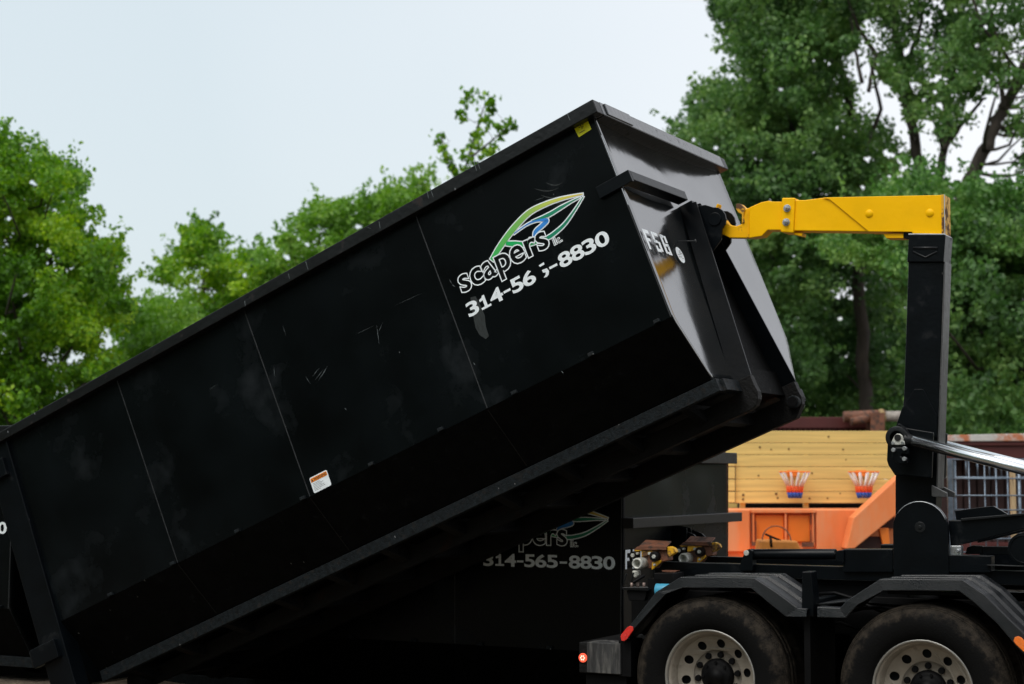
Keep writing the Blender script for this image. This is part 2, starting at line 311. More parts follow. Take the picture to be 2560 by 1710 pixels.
# ------------------------------------------------------------------ lettering
def text2d(s, off=0.):
    cu = bpy.data.curves.new('t', 'FONT'); cu.body = s; cu.size = 1; cu.offset = off; cu.resolution_u = 4
    o = bpy.data.objects.new('t', cu); col.objects.link(o); dg = bpy.context.evaluated_depsgraph_get()
    me = bpy.data.meshes.new_from_object(o.evaluated_get(dg)); P = [(v.co.x, v.co.y) for v in me.vertices]; F = [tuple(p.vertices) for p in me.polygons]
    bpy.data.objects.remove(o); bpy.data.curves.remove(cu); bpy.data.meshes.remove(me); return P, F
def text_on(mb, s, a0, a1, b0, hcap, c, m, off=0., capref=None, ref=None):
    P0, _ = ref or text2d(s, 0 if ref is None else off); P, F = text2d(s, off)
    x0 = min(p[0] for p in P0); x1 = max(p[0] for p in P0); y1 = capref or max(p[1] for p in P0)
    sx = (a1 - a0) / (x1 - x0); sy = hcap / y1
    mb.add([m(a0 + (x - x0) * sx, b0 + y * sy, c) for x, y in P], F)
def outline(mb, s, a0, a1, b0, hcap, c, m, off, capref, wd):
    P0, _ = text2d(s, 0); P, F = text2d(s, off); x0 = min(p[0] for p in P0); x1 = max(p[0] for p in P0); y1 = capref or max(p[1] for p in P0); sx = (a1 - a0) / (x1 - x0); sy = hcap / y1
    P = [(a0 + (x - x0) * sx, b0 + y * sy) for x, y in P]; key = {}; ids = []
    for p in P: ids.append(key.setdefault((round(p[0], 5), round(p[1], 5)), len(key)))
    pos = {v: k for k, v in key.items()}; cnt = {}
    for f in F:
        f = [ids[i] for i in f]
        for i in range(len(f)):
            e = (f[i], f[(i + 1) % len(f)])
            if e[0] != e[1]: cnt[frozenset(e)] = cnt.get(frozenset(e), []) + [e]
    nxt = {}
    for k, v in cnt.items():
        if len(v) == 1: nxt[v[0][0]] = v[0][1]
    while nxt:
        st = next(iter(nxt)); lp = [st]; cur = nxt.pop(st)
        while cur != st and cur in nxt: lp.append(cur); cur = nxt.pop(cur)
        if len(lp) < 3: continue
        Q = [Vector(pos[i]) for i in lp]; n = len(Q); V = []
        for i in range(n):
            d1 = (Q[i] - Q[i - 1]).normalized(); d2 = (Q[(i + 1) % n] - Q[i]).normalized(); n1 = Vector((d1.y, -d1.x)); n2 = Vector((d2.y, -d2.x)); b = n1 + n2
            b = n1 if b.length < .2 else b.normalized(); k = min(1.6, 1 / max(.4, b.dot(n1)))
            V += [m(*(Q[i] - b * wd * .12 * k), c), m(*(Q[i] + b * wd * .88 * k), c)]
        mb.add(V, [(2 * i, 2 * i + 1, (2 * i + 3) % (2 * n), (2 * i + 2) % (2 * n)) for i in range(n)])
def ribbon(mb, pts, ws, c, m, grow=0., n=10):
    # Catmull-Rom through pts, width ws
    Q = []; Wd = []
    for i in range(len(pts) - 1):
        p0 = pts[max(i - 1, 0)]; p1 = pts[i]; p2 = pts[i + 1]; p3 = pts[min(i + 2, len(pts) - 1)]
        for k in range(n + (i == len(pts) - 2)):
            t = k / n
            Q.append(tuple(.5 * (2 * p1[j] + (p2[j] - p0[j]) * t + (2 * p0[j] - 5 * p1[j] + 4 * p2[j] - p3[j]) * t * t + (3 * p1[j] - p0[j] - 3 * p2[j] + p3[j]) * t ** 3) for j in (0, 1)))
            Wd.append(ws[i] * (1 - t) + ws[i + 1] * t)
    if grow:
        d = Vector(Q[0]) - Vector(Q[1]); d.normalize(); Q[0] = tuple(Vector(Q[0]) + d * grow)
        d = Vector(Q[-1]) - Vector(Q[-2]); d.normalize(); Q[-1] = tuple(Vector(Q[-1]) + d * grow)
    P = []
    for i, q in enumerate(Q):
        a = Vector(Q[max(i - 1, 0)]); b = Vector(Q[min(i + 1, len(Q) - 1)]); t = (b - a).normalized(); nn = Vector((-t.y, t.x)); w = Wd[i] / 2 + grow
        P += [m(q[0] + nn.x * w, q[1] + nn.y * w, c), m(q[0] - nn.x * w, q[1] - nn.y * w, c)]
    mb.add(P, [(2 * i, 2 * i + 1, 2 * i + 3, 2 * i + 2) for i in range(len(Q) - 1)])
z4_ = ZM(1650, 420, 2.935)
S_MAP = lambda a, b, c: (a, c, b)            # side plane: u, w -> x, z
z8 = ZM(1100, 450, 3.92)
def c8(*pts): return [CU(*z8(*p)) for p in pts]
PXM = .00072                                  # metres per traced pixel
def logo(root, damaged):
    SH = 0 if damaged else .155
    S_MAP = lambda a, b, c: (a + SH, c, b)
    LG = [(((510, 785), (600, 640), (720, 480), (870, 325), (1030, 240), (1200, 182), (1400, 138)), (44, 56, 58, 50, 38, 26, 6), M_GRAD, 'leaf_blade'),
          (((905, 402), (1060, 345), (1180, 275), (1290, 212), (1375, 170)), (4, 34, 30, 14, 4), M_GRND, 'leaf_blade'),
          (((1405, 165), (1330, 285), (1230, 425), (1140, 510), (1070, 560), (985, 600)), (5, 16, 28, 34, 34, 30), M_GRND, 'leaf_blade'),
          (((650, 622), (740, 628), (820, 632), (900, 622), (990, 592)), (34, 50, 44, 34, 26), M_GRN, 'leaf_blade'),
          (((728, 527), (850, 440), (950, 398), (1035, 392), (1045, 405), (1000, 450), (940, 505), (935, 555)), (6, 12, 20, 32, 40, 40, 36, 44), M_BLUE, 'river_mark')]
    wb = MB()
    for pts, ws, m, nm in LG: ribbon(wb, c8(*pts), [x * PXM for x in ws], -.0028, S_MAP, .0085)
    wb.build('logo_outline', M_WHT, root)
    for i, (pts, ws, m, nm) in enumerate(LG):
        cb = MB(); ribbon(cb, c8(*pts), [x * PXM for x in ws], -.0042, S_MAP, 0); cb.build(nm, m, root)
    a0, a1 = -1.362, -.622; ref = text2d('scapers', 0)
    xh = max(p[1] for p in text2d('x')[0])
    t = MB(); text_on(t, 'scapers', a0, a1, .832, .112, -.0056, S_MAP, .02, xh, ref); t.build('name_lettering', M_BLKV, root)
    t = MB(); outline(t, 'scapers', a0, a1, .832, .112, -.0066, S_MAP, .02, xh, .0085); t.build('name_outline', M_WHT, root)
    t = MB(); text_on(t, 'llc.', -.584, -.518, .818, .05, -.0056, S_MAP, .0, None, text2d('llc.', 0)); t.build('name_lettering', M_BLKV, root)
    t = MB(); outline(t, 'llc.', -.584, -.518, .818, .05, -.0066, S_MAP, .0, None, .0045); t.build('name_outline', M_WHT, root)
    t = MB(); Hd = .096
    cells = [('3', -1.378, -1.295), ('1', -1.272, -1.190), ('4', -1.180, -1.084), ('-', -1.070, -1.012), ('5', -.998, -.912), ('6', -.900, -.808), ('5', -.795, -.706), ('-', -.683, -.618), ('8', -.597, -.505), ('8', -.497, -.405), ('3', -.395, -.310), ('0', -.295, -.201)]
    for k, (ch, a0, a1) in enumerate(cells):
        if ch == '-': t.add([(a + SH, -.0028, b) for a, b in ((a0, .681), (a1, .681), (a1, .698), (a0, .698))], [(0, 1, 2, 3)])
        elif ch == '1':
            g = [(a0, 0), (a1, 0), (a1, .016), (a0 + .054, .016), (a0 + .054, Hd), (a0 + .036, Hd), (a0 + .028, Hd - .012), (a0 + .004, Hd - .02), (a0 + .004, Hd - .036), (a0 + .030, Hd - .032), (a0 + .030, .016), (a0, .016)]
            t.add([(a + SH, -.0028, .649 + b) for a, b in g], [tuple(range(len(g)))])
        elif damaged and k == 6:
            for pl in (((968, 838), (1018, 806), (1026, 828), (982, 852)), ((1000, 884), (1048, 864), (1070, 890), (1068, 925), (1048, 950), (1018, 958), (1036, 930), (1040, 905), (1012, 908))):
                q = c8(*pl); t.add([(a, -.0028, b) for a, b in q], [tuple(range(len(q)))])
        else: text_on(t, ch, a0, a1, .649, Hd, -.0028, S_MAP, .026)
    t.build('phone_number', M_WHT, root)
    # stencilled fleet number on the front
    t = MB(); dz_ = 0 if damaged else .162
    def R(a0, a1, b0, b1): t.box(a0 * 0 + .0022 + .0 , .0034, *sorted((a0, a1)), b0, b1)
    y0, y1 = .487, .638; H = y1 - y0; s_ = .027
    def glyph(x, w, rects):
        for (a, b, c, d) in rects: 
            z0, z1 = y0 + c * H + dz_, y0 + d * H + dz_; u_ = .0
            t.box(.012, .0135, x + a * w, x + b * w, z0, z1)
    glyph(.022, .092, [(0, .32, 0, 1), (.36, 1, .82, 1), (.36, .8, .42, .58)])
    glyph(.160, .102, [(0, .3, .5, 1), (.36, 1, .83, 1), (.0, .62, .46, .60), (.66, 1, .06, .55), (0, .62, 0, .16), (0, .26, .16, .3)])
    glyph(.308, .102, [(0, .32, .03, .97), (.1, .56, .86, 1), (.66, 1, .62, .98), (.38, 1, .42, .56), (.7, 1, 0, .5), (.38, .66, 0, .14)])
    sv = t.v; t.v = [(x + .014 + .02 * (z / 1.5), y, z) for x, y, z in sv]
    t.build('fleet_number', M_WHT, root)

# ------------------------------------------------------------------ hooklift container
WB = 2.30; LEN = 5.72
def container(root, main):
    tiltm = lambda a, b, c: (a + (.02 * b / 1.5 if a > -.5 else 0), c, b)
    # body sheets
    for s in (0, 1):
        y = (lambda v: v) if s == 0 else (lambda v: WB - v)
        mb = MB(); mb.prism([(-LEN, 0), (0, 0), (0, 1.53), (-LEN, 1.57)], y(0), y(.006), tiltm); mb.build('side_wall', M_SIDE, root)
        mb = MB(); P = [(-LEN, y(.0005), 0), (0, y(.0005), 0), (0, y(.285), -.446), (-LEN, y(.285), -.446)]; Q = [(a, b + (.006 if s == 0 else -.006), c + .0) for a, b, c in P]
        mb.add(P + Q, [(0, 1, 2, 3), (7, 6, 5, 4), (0, 4, 5, 1), (1, 5, 6, 2), (2, 6, 7, 3), (3, 7, 4, 0)]); mb.build('lower_side_panel', M_LOW, root)
        mb = MB(); mb.box(-LEN, .035, y(.27), y(.335), -.534, -.444); mb.build('sill', M_SILL, root, .004)
        mb = MB(); mb.prism([(-5.98, 1.572), (.085, 1.489), (.085, 1.588), (-5.98, 1.648)], y(-.07), y(.03)); mb.build('top_rail', M_TRIM, root, .006)
        # long rail under the floor and A-frame upright, one bent piece of plate
        v0, sl_ = ((.628, .256), (1.617, -.352))[s]
        pr = [(-LEN + .2, -.535), (-LEN + .1, -.66), (.06, -.672), (.105, -.66), (.14, -.625), (.156, -.575), (.150, -.52), (.150, -.45), (.0, -.45), (.0, -.535)]
        if s: pr = [(a, b - (.03 if b < -.6 and a < .08 else .0)) for a, b in pr]
        mb = MB(); mb.prism(pr, v0, v0 + (.075 if s == 0 else -.075)); mb.build('long_rail', M_RAILR, root, .004)
        vm = lambda a, b, c: (a, v0 + sl_ * (b + .52) + c, b)
        pu = [(.002, -.45), (.151, -.45), (.153, .90), (.150, .944), (.024, .965)]
        mb = MB(); mb.prism(pu, 0, .016 if s == 0 else -.016, vm)
        mb.build('upright_plate', M_UPR, root, .002)
        vl = 1.025 if s == 0 else 1.235
        mb = MB(); g = [(.015, .50), (.02, .90), (.115, .925), (.20, .895)] + [(.225 + .082 * math.cos(t), .765 + .09 * math.sin(t)) for t in [rad(x) for x in (75, 50, 25, 0, -25, -50, -75)]] + [(.21, .61), (.045, .52)]
        mb.prism(g, vl, vl + (.022 if s == 0 else -.022)); 
        mb.tube([(.225, vl - .012, .765), (.225, vl + .03, .765)], .048, 20)
        mb.build('hook_lug', M_TRUCK, root, .003)
        # roller at the nose and at the heel
        yc = v0 + (.10 if s == 0 else -.10)
        sg = 1 if s == 0 else -1; mb = MB(); mb.tube([(.098, v0 + sg * .012, -.592), (.098, v0 + sg * (.09 if s == 0 else .13), -.592)], .046, 24); ro_ = mb.build('roller', M_PIN if s == 0 else M_SILL, root, .003); mb = MB(); mb.tube([(.098, v0 + sg * (.092 if s == 0 else .13), -.592), (.098, v0 + sg * (.10 if s == 0 else .138), -.592)], .036, 20); mb.build('roller_cap', M_TRDARK, ro_)
        mb = MB(); mb.tube([(-LEN + .12, v0 - .14, -.60), (-LEN + .12, v0 + .06, -.60)], .075, 20); mb.build('ground_roller', M_RAILR, root, .003)
        # rear post
        mb = MB(); mb.box(-LEN - .25, -LEN, y(-.035), y(.12), -.56, 1.57); mb.build('rear_post', M_TRUCK, root, .005)
        for z0 in (1.29, -.27):
            mb = MB(); mb.box(-LEN - .33 if z0 < 0 else -LEN - .30, -LEN - .055, y(-.075), y(-.02), z0, z0 + .15); mb.tube([(-LEN - .33, y(-.05), z0 + .01), (-LEN - .33, y(-.05), z0 + .14)], .022, 12)
            mb.build('door_hinge', M_TRUCK, root, .004)
    # floor, cross members
    mb = MB(); mb.box(-LEN, 0, .30, WB - .30, -.50, -.47); mb.build('floor_plate', M_LOW, root)
    for k in range(11):
        u = -.28 - k * .52; mb = MB(); g = [(.335, -.50), (.335, -.532), (.58, -.62), (1.70, -.62), (WB - .335, -.532), (WB - .335, -.50)]
        mb.prism(g, u - .03, u + .03, lambda a, b, c: (c, a, b)); mb.build('cross_member', M_RAILR, root, .003)
    # front sheet, slightly raked, with top rail, stiffener shelf
    fm = lambda a, b, c: (c + (.02 * b / 1.5 if b > 0 else 0), a, b)
    mb = MB(); nv, nw = 46, 34; P = []
    for j in range(nw + 1):
        w_ = -.446 + (1.53 + .446) * j / nw; inset = .285 * max(0, -w_ / .446) + .007
        for i in range(nv + 1):
            v_ = inset + (WB - 2 * inset) * i / nv; e_ = math.sin(math.pi * i / nv) ** .6
            bow = -.058 * e_ * max(0, min(1, (w_ - .9) / .5)) * (1 if main else .4) - .010 * e_ * max(0, math.sin(math.pi * max(0, min(1, w_ / 1.0)))) + .0045 * e_ * math.sin(v_ * 7.1 + 1.3 * w_) * math.sin(w_ * 5.3 + 2)
            P.append((.0035 + .02 * max(w_, 0) / 1.5 + bow, v_, w_))
    mb.add(P, [(j * (nv + 1) + i, j * (nv + 1) + i + 1, (j + 1) * (nv + 1) + i + 1, (j + 1) * (nv + 1) + i) for j in range(nw) for i in range(nv)], True); o_ = mb.build('front_panel', M_FRONT if main else M_SIDE, root)
    o_.modifiers.new('solid', 'SOLIDIFY').thickness = .005
    mb = MB(); mb.box(-.10, .088, .031, WB - .031, 1.489, 1.588); mb.box(.088, .1, .09, .5, 1.494, 1.583); mb.build('front_top_rail', M_RAILF if main else M_TRIM, root, .004)
    if main: mb = MB(); mb.box(-.09, .084, .04, WB - .04, 1.4845, 1.4885); mb.build('rail_dulling_plate', M_TRIM, root)  # thin dark plate added to cut the orange reflection under the rail
    mb = MB()
    if main:
        mb.box(-.145, .118, -.032, -.001, .948, 1.035); mb.box(.036, .118, -.001, .955, .965, 1.035); mb.box(.0, .112, 1.04, 1.10, .90, .98)
    else: mb.box(.036, .13, -.03, WB + .06, .97, 1.05)
    mb.build('stiffener_shelf', M_TRUCK if main else M_STEEL, root, .004)
    mb = MB(); mb.box(.0, .06, .335, .62, -.534, -.45); mb.build('front_sill', M_SILL, root, .003); mb = MB(); mb.box(.0, .06, 1.64, WB - .335, -.534, -.45); mb.build('front_sill', M_SILL, root, .003)
    mb = MB(); mb.tube([(.225, 1.02, .765), (.225, 1.24, .765)], .034, 16); mb.build('hook_bar', M_PIN, root)
    mb = MB(); mb.box(.0, .05, .70, 1.54, -.52, -.33); mb.prism([(.70, -.45), (1.54, -.45), (1.22, .64), (.98, .64)], .020, .034, fm); mb.build('cross_beam_and_shade', M_LOW, root, .003)  # beam, plus a black sheet painting the shaded recess between the uprights
    # rear door with ribs
    mb = MB(); mb.prism([(.10, -.05), (.10, 1.5), (WB - .10, 1.5), (WB - .10, -.05), (WB - .3, -.5), (.3, -.5)], -LEN - .2, -LEN - .12, lambda a, b, c: (c, a, b))
    for z0 in (0, .5, 1., 1.4): mb.box(-LEN - .26, -LEN - .2, .13, WB - .13, z0, z0 + .07)
    mb.build('tailgate', M_SIDE, root, .003)
    # weld seams, hooks along the bend
    for a, b in ((-4.487, -4.441), (-3.149, -3.112), (-1.507, -1.498)):
        mb = MB(); mb.prism([(b - .004, 0.004), (b + .004, .004), (a + .004, 1.56), (a - .004, 1.56)], -.002, .001); mb.build('weld_seam', M_SEAM, root)
        mb = MB(); mb.add([(b - .004, -.003, -.01), (b + .004, -.003, -.01), (b + .004, .27, -.43), (b - .004, .27, -.43)], [(0, 1, 2, 3)]); mb.build('weld_seam', M_RAILR, root)
    mb = MB(); mb.prism([(-.003, 0), (.004, 0), (.024, 1.49), (.017, 1.49)], -.003, .0); mb.build('corner_weld', M_SEAM, root)
    for u in (-5.146, -4.478, -3.812, -3.166, -2.52, -1.892, -1.255, -.619, -.096):
        mb = MB(); mb.box(u - .022, u + .022, -.028, 0, .0, .024); mb.build('tarp_hook', M_SILL, root, .003)
    logo(root, main)
    if main:
        # stickers
        q = [CU(*p) for p in ((1315, 291), (1347, 275), (1356, 296), (1327, 315))]
        mb = MB(); mb.add([(a, -.003, b) for a, b in q], [(0, 1, 2, 3)]); st = mb.build('yellow_sticker', M_STKY, root, label='small yellow sticker under the top rail')
        c = ((q[0][0] + q[2][0]) / 2, (q[0][1] + q[2][1]) / 2); mb = MB()
        for dx, dz, sx, sz in ((-.018, .012, .016, .005), (-.004, .012, .006, .014), (.012, .014, .006, .012), (.004, .004, .012, .005), (-.004, -.006, .004, .012)): mb.box(c[0] + dx - sx / 2, c[0] + dx + sx / 2, -.0045, -.0035, c[1] + dz, c[1] + dz + sz)
        mb.box(c[0] - .035, c[0] + .01, -.0045, -.0035, c[1] - .024, c[1] - .020); mb.build('sticker_print', M_INK, st)
        u0, u1, w0, w1 = -3.068, -2.902, .008, .128
        mb = MB(); r_ = .012; g = [(x + r_ * math.cos(t), y + r_ * math.sin(t)) for x, y, a in ((u1 - r_, w1 - r_, 0), (u0 + r_, w1 - r_, 90), (u0 + r_, w0 + r_, 180), (u1 - r_, w0 + r_, 270)) for t in [rad(a + k) for k in (0, 30, 60, 90)]]
        mb.add([(a, -.003, b) for a, b in g], [tuple(range(len(g)))]); st = mb.build('warning_label', M_WHT, root, label='white label with an orange warning heading')
        mb = MB(); mb.box(u0 + .007, u1 - .007, -.0045, -.0035, w1 - .038, w1 - .008); hd = mb.build('label_heading', M_STKO, st)
        mb = MB(); text_on(mb, 'WARNING', u0 + .035, u1 - .012, w1 - .033, .020, -.0055, S_MAP, .02); mb.add([(u0 + .012, -.0055, w1 - .033), (u0 + .03, -.0055, w1 - .033), (u0 + .021, -.0055, w1 - .014)], [(0, 1, 2)]); mb.build('heading_text', M_INK, st)
        mb = MB(); rn = random.Random(3)
        for k in range(6): mb.box(u0 + .015, u0 + .015 + rn.uniform(.05, .13), -.0042, -.0035, w1 - .052 - k * .0105, w1 - .0505 - k * .0105)
        mb.build('label_small_print', M_SEAM, st)
        q = [(.60 + .062 * math.cos(t) * 1.0 + .0, .522 + .062 * math.sin(t)) for t in [rad(k * 15) for k in range(24)]]
        mb = MB(); mb.add([(.0155 + .02 * b / 1.5, a, b) for a, b in q], [tuple(range(24))]); st = mb.build('oval_sticker', M_WHT, root, label='round white sticker beside the fleet number')
        mb = MB(); rn = random.Random(5)
        for k in range(9):
            y_, z_ = .60 + rn.uniform(-.03, .03), .522 + rn.uniform(-.035, .035); mb.add([(.0175 + .02 * b / 1.5, a, b) for a, b in ((y_ - .012, z_), (y_ + .012, z_), (y_ + .008, z_ + .004), (y_ - .01, z_ + .004))], [(0, 1, 2, 3)])
        mb.build('sticker_print', M_SEAM, st)
        # latch pin on the front
        a_ = CU(*z4_(135, 537), .70); b_ = CU(*z4_(262, 535), .70); mb = MB(); mb.tube([(a_[0], .70, a_[1]), (b_[0], .70, b_[1])], .004, 8); mb.tube([(b_[0] - .002, .70, b_[1] - .012), (b_[0], .70, b_[1] + .012)], .006, 8); mb.build('latch_pin', M_SEAM, root)
        # scuffs and nicks
        mb = MB(); rn = random.Random(11)
        def sliver(x, y, x2, y2, wd, c=-.0024):
            a = Vector(CU(x, y)); b = Vector(CU(x2, y2)); t = (b - a).normalized(); n_ = Vector((-t.y, t.x)) * wd * .3; m_ = (a + b) / 2
            mb = MB(); mb.add([(a.x, c, a.y), (m_.x + n_.x, c, m_.y + n_.y), (b.x, c, b.y), (m_.x - n_.x, c, m_.y - n_.y)], [(0, 1, 2, 3)]); mb.build('scratch', M_NICK, root)
        for a in ((628, 838, 630, 866, .006), (715, 865, 733, 842, .005), (722, 872, 742, 846, .005), (728, 876, 748, 843, .004), (736, 866, 752, 838, .006), (700, 862, 712, 880, .005), (863, 742, 870, 792, .006), (866, 766, 878, 738, .004),
                  (1287, 850, 1292, 856, .01), (790, 935, 795, 940, .008), (1085, 830, 1090, 838, .01), (648, 745, 656, 770, .004), (1030, 640, 1036, 650, .008), (1036, 652, 1044, 658, .008), (1225, 460, 1250, 452, .004), (1180, 556, 1184, 560, .01), (812, 768, 860, 745, .0025), (905, 700, 968, 672, .0025), (480, 894, 498, 880, .003)): sliver(*a)
        for x, y, x2, y2 in ((1086, 372, 1092, 392), (1093, 370, 1100, 388), (985, 432, 993, 452), (978, 438, 982, 455), (868, 508, 871, 524), (842, 522, 850, 524), (700, 600, 706, 618), (660, 628, 664, 640), (1300, 262, 1306, 276), (560, 690, 562, 702)):
            a = CU(x, y, -.0725); b = CU(x2, y2, -.0725); mb = MB(); mb.add([(a[0], -.0725, a[1]), (a[0] + .006, -.0725, a[1]), (b[0] + .003, -.0725, b[1]), (b[0], -.0725, b[1])], [(0, 1, 2, 3)]); mb.build('scratch', M_NICK, root)
        mb = MB()
        def blob(pts): 
            q = [CU(*p) for p in pts]; mb.add([(a, -.0018, b) for a, b in q], [tuple(range(len(q)))])
        mb = MB(); blob([z8(*p) for p in ((300, 1150), (350, 1140), (400, 1230), (440, 1330), (450, 1430), (480, 1530), (450, 1560), (390, 1520), (350, 1450), (330, 1350), (310, 1260))])
        mb.build('scuff_mark', M_SCUF, root); mb = MB()
        for x, y, l in ((1250, 418, 40), (1225, 432, 55), (1240, 447, 45), (1262, 460, 35)):
            pts = [CU(x + l * t, y + 9 * math.sin(t * 2.6) - l * .1 * t) for t in (0, .2, .4, .6, .8, 1)]; ribbon(mb, pts, (.001, .006, .009, .008, .005, .001), -.0019, S_MAP)
        mb.build('scuff_mark', M_SCUF, root)
rc = empty('roll_off_container', basis(ux, vx, wx, O_C), 'tilted black roll-off container hanging from the yellow hook arm', 'dumpster', 'black roll-off containers')
container(rc, True)
O_B = Vector((.0, .0, 0)); _p = WP(1421, 1290, 13.25); O_B = Vector((_p.x, _p.y, .436))
rb = empty('roll_off_container', basis(hx, vx, zx, O_B), 'black roll-off container parked level behind the truck, lettering in shade', 'dumpster', 'black roll-off containers')
container(rb, False)
rl = copy_tree(rb); rl['label'] = 'black roll-off container at far left edge with one phone digit showing'
_p = WP(24, 1200, 14.7); _q = Vector((_p.x, _p.y, .665)); rl.matrix_world = basis(hx, vx, zx, _q)

# ------------------------------------------------------------------ hooklift truck
rt = empty('hooklift_truck', basis(hx, vx, zx, O_T), 'black hooklift truck with a yellow hook arm holding up the container', 'truck')
def tp(v, *pts): return [TU(*p, v) for p in pts]
z1 = ZM(1400, 1200, 3.075); z2 = ZM(1960, 1200, 3.075); zz4 = ZM(1650, 420, 2.935); zz7 = ZM(2180, 1040, 7.127); zz6 = ZM(2160, 900, 3.92); z4b = ZM(2300, 1160, 5.227); z3b = ZM(1540, 1300, 9.8); z2b = ZM(1760, 480, 9.8)
VC = 1.12
# yellow jib
v0, v1 = VC - .065, VC + .065
jib = MB()
g = tp(v0, *[zz4(*p) for p in ((975, 235), (1060, 235), (1180, 220), (2075, 202), (2075, 485), (1850, 485), (1850, 470), (975, 460))])
jib.prism(g, v0, v1); arm = jib.build('hook_arm', M_YEL, rt, .006)
mb = MB(); g = tp(v0 - .012, *[zz4(*p) for p in ((1190, 216), (2078, 198), (2078, 485), (1850, 478), (1850, 468), (1530, 466), (1245, 232))]); mb.prism(g, v0 - .012, v0 - .0005); mb.prism(g, v1 + .0005, v1 + .012); mb.build('arm_side_plate', M_YEL, arm, .003)
mb = MB(); g = tp(v0 - .016, *[zz4(*p) for p in ((893, 222), (905, 216), (985, 216), (1020, 236), (1020, 240), (985, 470), (885, 470), (882, 440), (893, 415))]); mb.prism([tuple(p) for p in tp(v0 - .016, *[zz4(*p) for p in ((893, 218), (990, 218), (978, 476), (883, 470))])], v0 - .016, v1 + .016); mb.build('arm_collar', M_YEL, arm, .008)
for p in ((932, 295), (925, 397)):
    x, z = TU(*zz4(*p), v0 - .02); mb = MB(); mb.tube([(x, v0 - .017, z), (x, v0 - .022, z)], .027, 20); mb.tube([(x, v0 - .02, z), (x, v0 - .040, z)], .019, 6); mb.tube([(x, v0 - .035, z), (x, v0 - .055, z)], .009, 12); mb.build('collar_bolt', M_ZINC, arm, .001)
for p in ((1535, 335), (1980, 330)):
    x, z = TU(*zz4(*p), v0 - .012); mb = MB(); mb.lathe([(.0, v0 - .019), (.024, v0 - .0185), (.029, v0 - .0125)], (x, 0, z), 24); mb.build('plug_boss', M_YEL, arm)
# end plate at the elbow
x0, z0 = TU(*zz4(2085, 490), v0); x1, z1_ = TU(*zz4(2080, 198), v0)
mb = MB(); mb.prism([(x0 - .012, z0), (x0 + .008, z0), (x1 + .008, z1_), (x1 - .012, z1_)], v0 - .02, v1 + .02); mb.build('arm_end_plate', M_YELW, arm, .002)
mb = MB(); mb.prism([(x0 + .0075, z0), (x0 + .010, z0), (x1 + .010, z1_), (x1 + .0075, z1_)], v0 - .021, v0 - .012); mb.build('bare_plate_edge', M_ZINC, arm)
# underside wear block
g = tp(v0 + .01, *[zz4(*p) for p in ((1635, 482), (1785, 482), (1785, 515), (1660, 515))]); mb = MB(); mb.prism(g, v0 + .01, v1 - .01); mb.build('wear_block', M_YEL, arm, .003); mb = MB(); g = tp(v0 + .02, *[zz4(*p) for p in ((980, 475), (1045, 475), (1040, 500), (985, 490))]); mb.prism(g, v0 + .02, v1 - .02); mb.build('wear_block', M_YEL, arm, .003)
g = tp(v0 + .01, *[zz4(*p) for p in ((1786, 470), (1852, 470), (1852, 530), (1790, 515))]); mb = MB(); mb.prism(g, v0 + .01, v1 - .01); mb.build('elbow_block', M_TRUCK, arm, .003)
# hook head, narrower where it takes the bar
w_ = .04
mb = MB(); g = tp(v0 + .01, *[zz4(*p) for p in ((745, 250), (800, 240), (825, 246), (895, 246), (895, 455), (790, 455), (745, 500), (655, 514), (655, 290))])
mb.prism(g, v0 + .008, v1 - .008); mb.build('arm_neck', M_YEL, arm, .005)
g = tp(v0 + .03, *[zz4(*p) for p in ((657, 290), (620, 303), (600, 330), (612, 380), (600, 410), (560, 425), (520, 420), (495, 405), (478, 380), (455, 370), (420, 300), (430, 262), (415, 262), (395, 330), (410, 420), (445, 480), (510, 512), (657, 514))])
mb = MB(); mb.prism(g, v0 + .03, v1 - .03); hk = mb.build('hook', mat('grimy_yellow_paint', (.92, .47, .0), .45, ior=1.3, var=.12, vs_=8, c2=(.16, .08, .03), c2t=(.60, .70), c2s=11), arm, .006)
g = tp(v0 + .02, *[zz4(*p) for p in ((558, 262), (585, 260), (625, 300), (612, 345), (618, 400), (598, 405), (600, 340), (572, 325), (556, 300))])
mb = MB(); mb.prism(g, v0 + .02, v1 - .02); mb.build('safety_latch', M_YELW, hk, .004)
# mast
v0, v1 = VC - .08, VC + .08
g = tp(v0, (2082, 600), (2163, 600), (2145, 1160), (2130, 1240), (2052, 1240), (2052, 1095), (2066, 985), (2072, 900))
mast = MB().prism(g, v0, v1).build('mast', M_TRUCK, rt, .006)
# front plate of mast; its sky sheen is painted in as lighter grey
a = TU(2163, 600, v0); b = TU(2145, 1120, v0)
mb = MB(); mb.prism([(a[0] + .002, a[1]), (a[0] + .012, a[1]), (b[0] + .012, b[1]), (b[0] + .002, b[1])], v0 - .004, v1 + .004); mb.build('mast_sheen_plate', M_MASTF, mast, .002)
g = tp(v0 - .02, *[zz4(*p) for p in ((1826, 488), (2095, 488), (2080, 690), (1812, 690))]); mb = MB(); mb.prism(g, v0 - .02, v1 + .02); cl = mb.build('mast_collar', M_TRUCK, mast, .006)
q = tp(v0 - .03, *[zz4(*p) for p in ((1855, 612), (1945, 655), (2030, 612))]); mb = MB(); mb.tube([(x, v0 - .022, z) for x, z in q], .006, 8)
q = tp(v0 - .03, *[zz4(*p) for p in ((1855, 585), (2035, 585))]); mb.tube([(x, v0 - .018, z) for x, z in q], .010, 8); mb.build('collar_weld', M_STEEL, cl)
q = tp(v0 - .01, (2083, 537), (2128, 537), (2165, 537)); mb = MB(); mb.prism([(q[0][0], q[0][1] - .006), (q[2][0], q[2][1] - .006), (q[2][0], q[2][1] + .003), (q[0][0], q[0][1] + .003)], v0 - .024, v1 + .024); mb.build('collar_lip', M_ZINC, cl, .001)
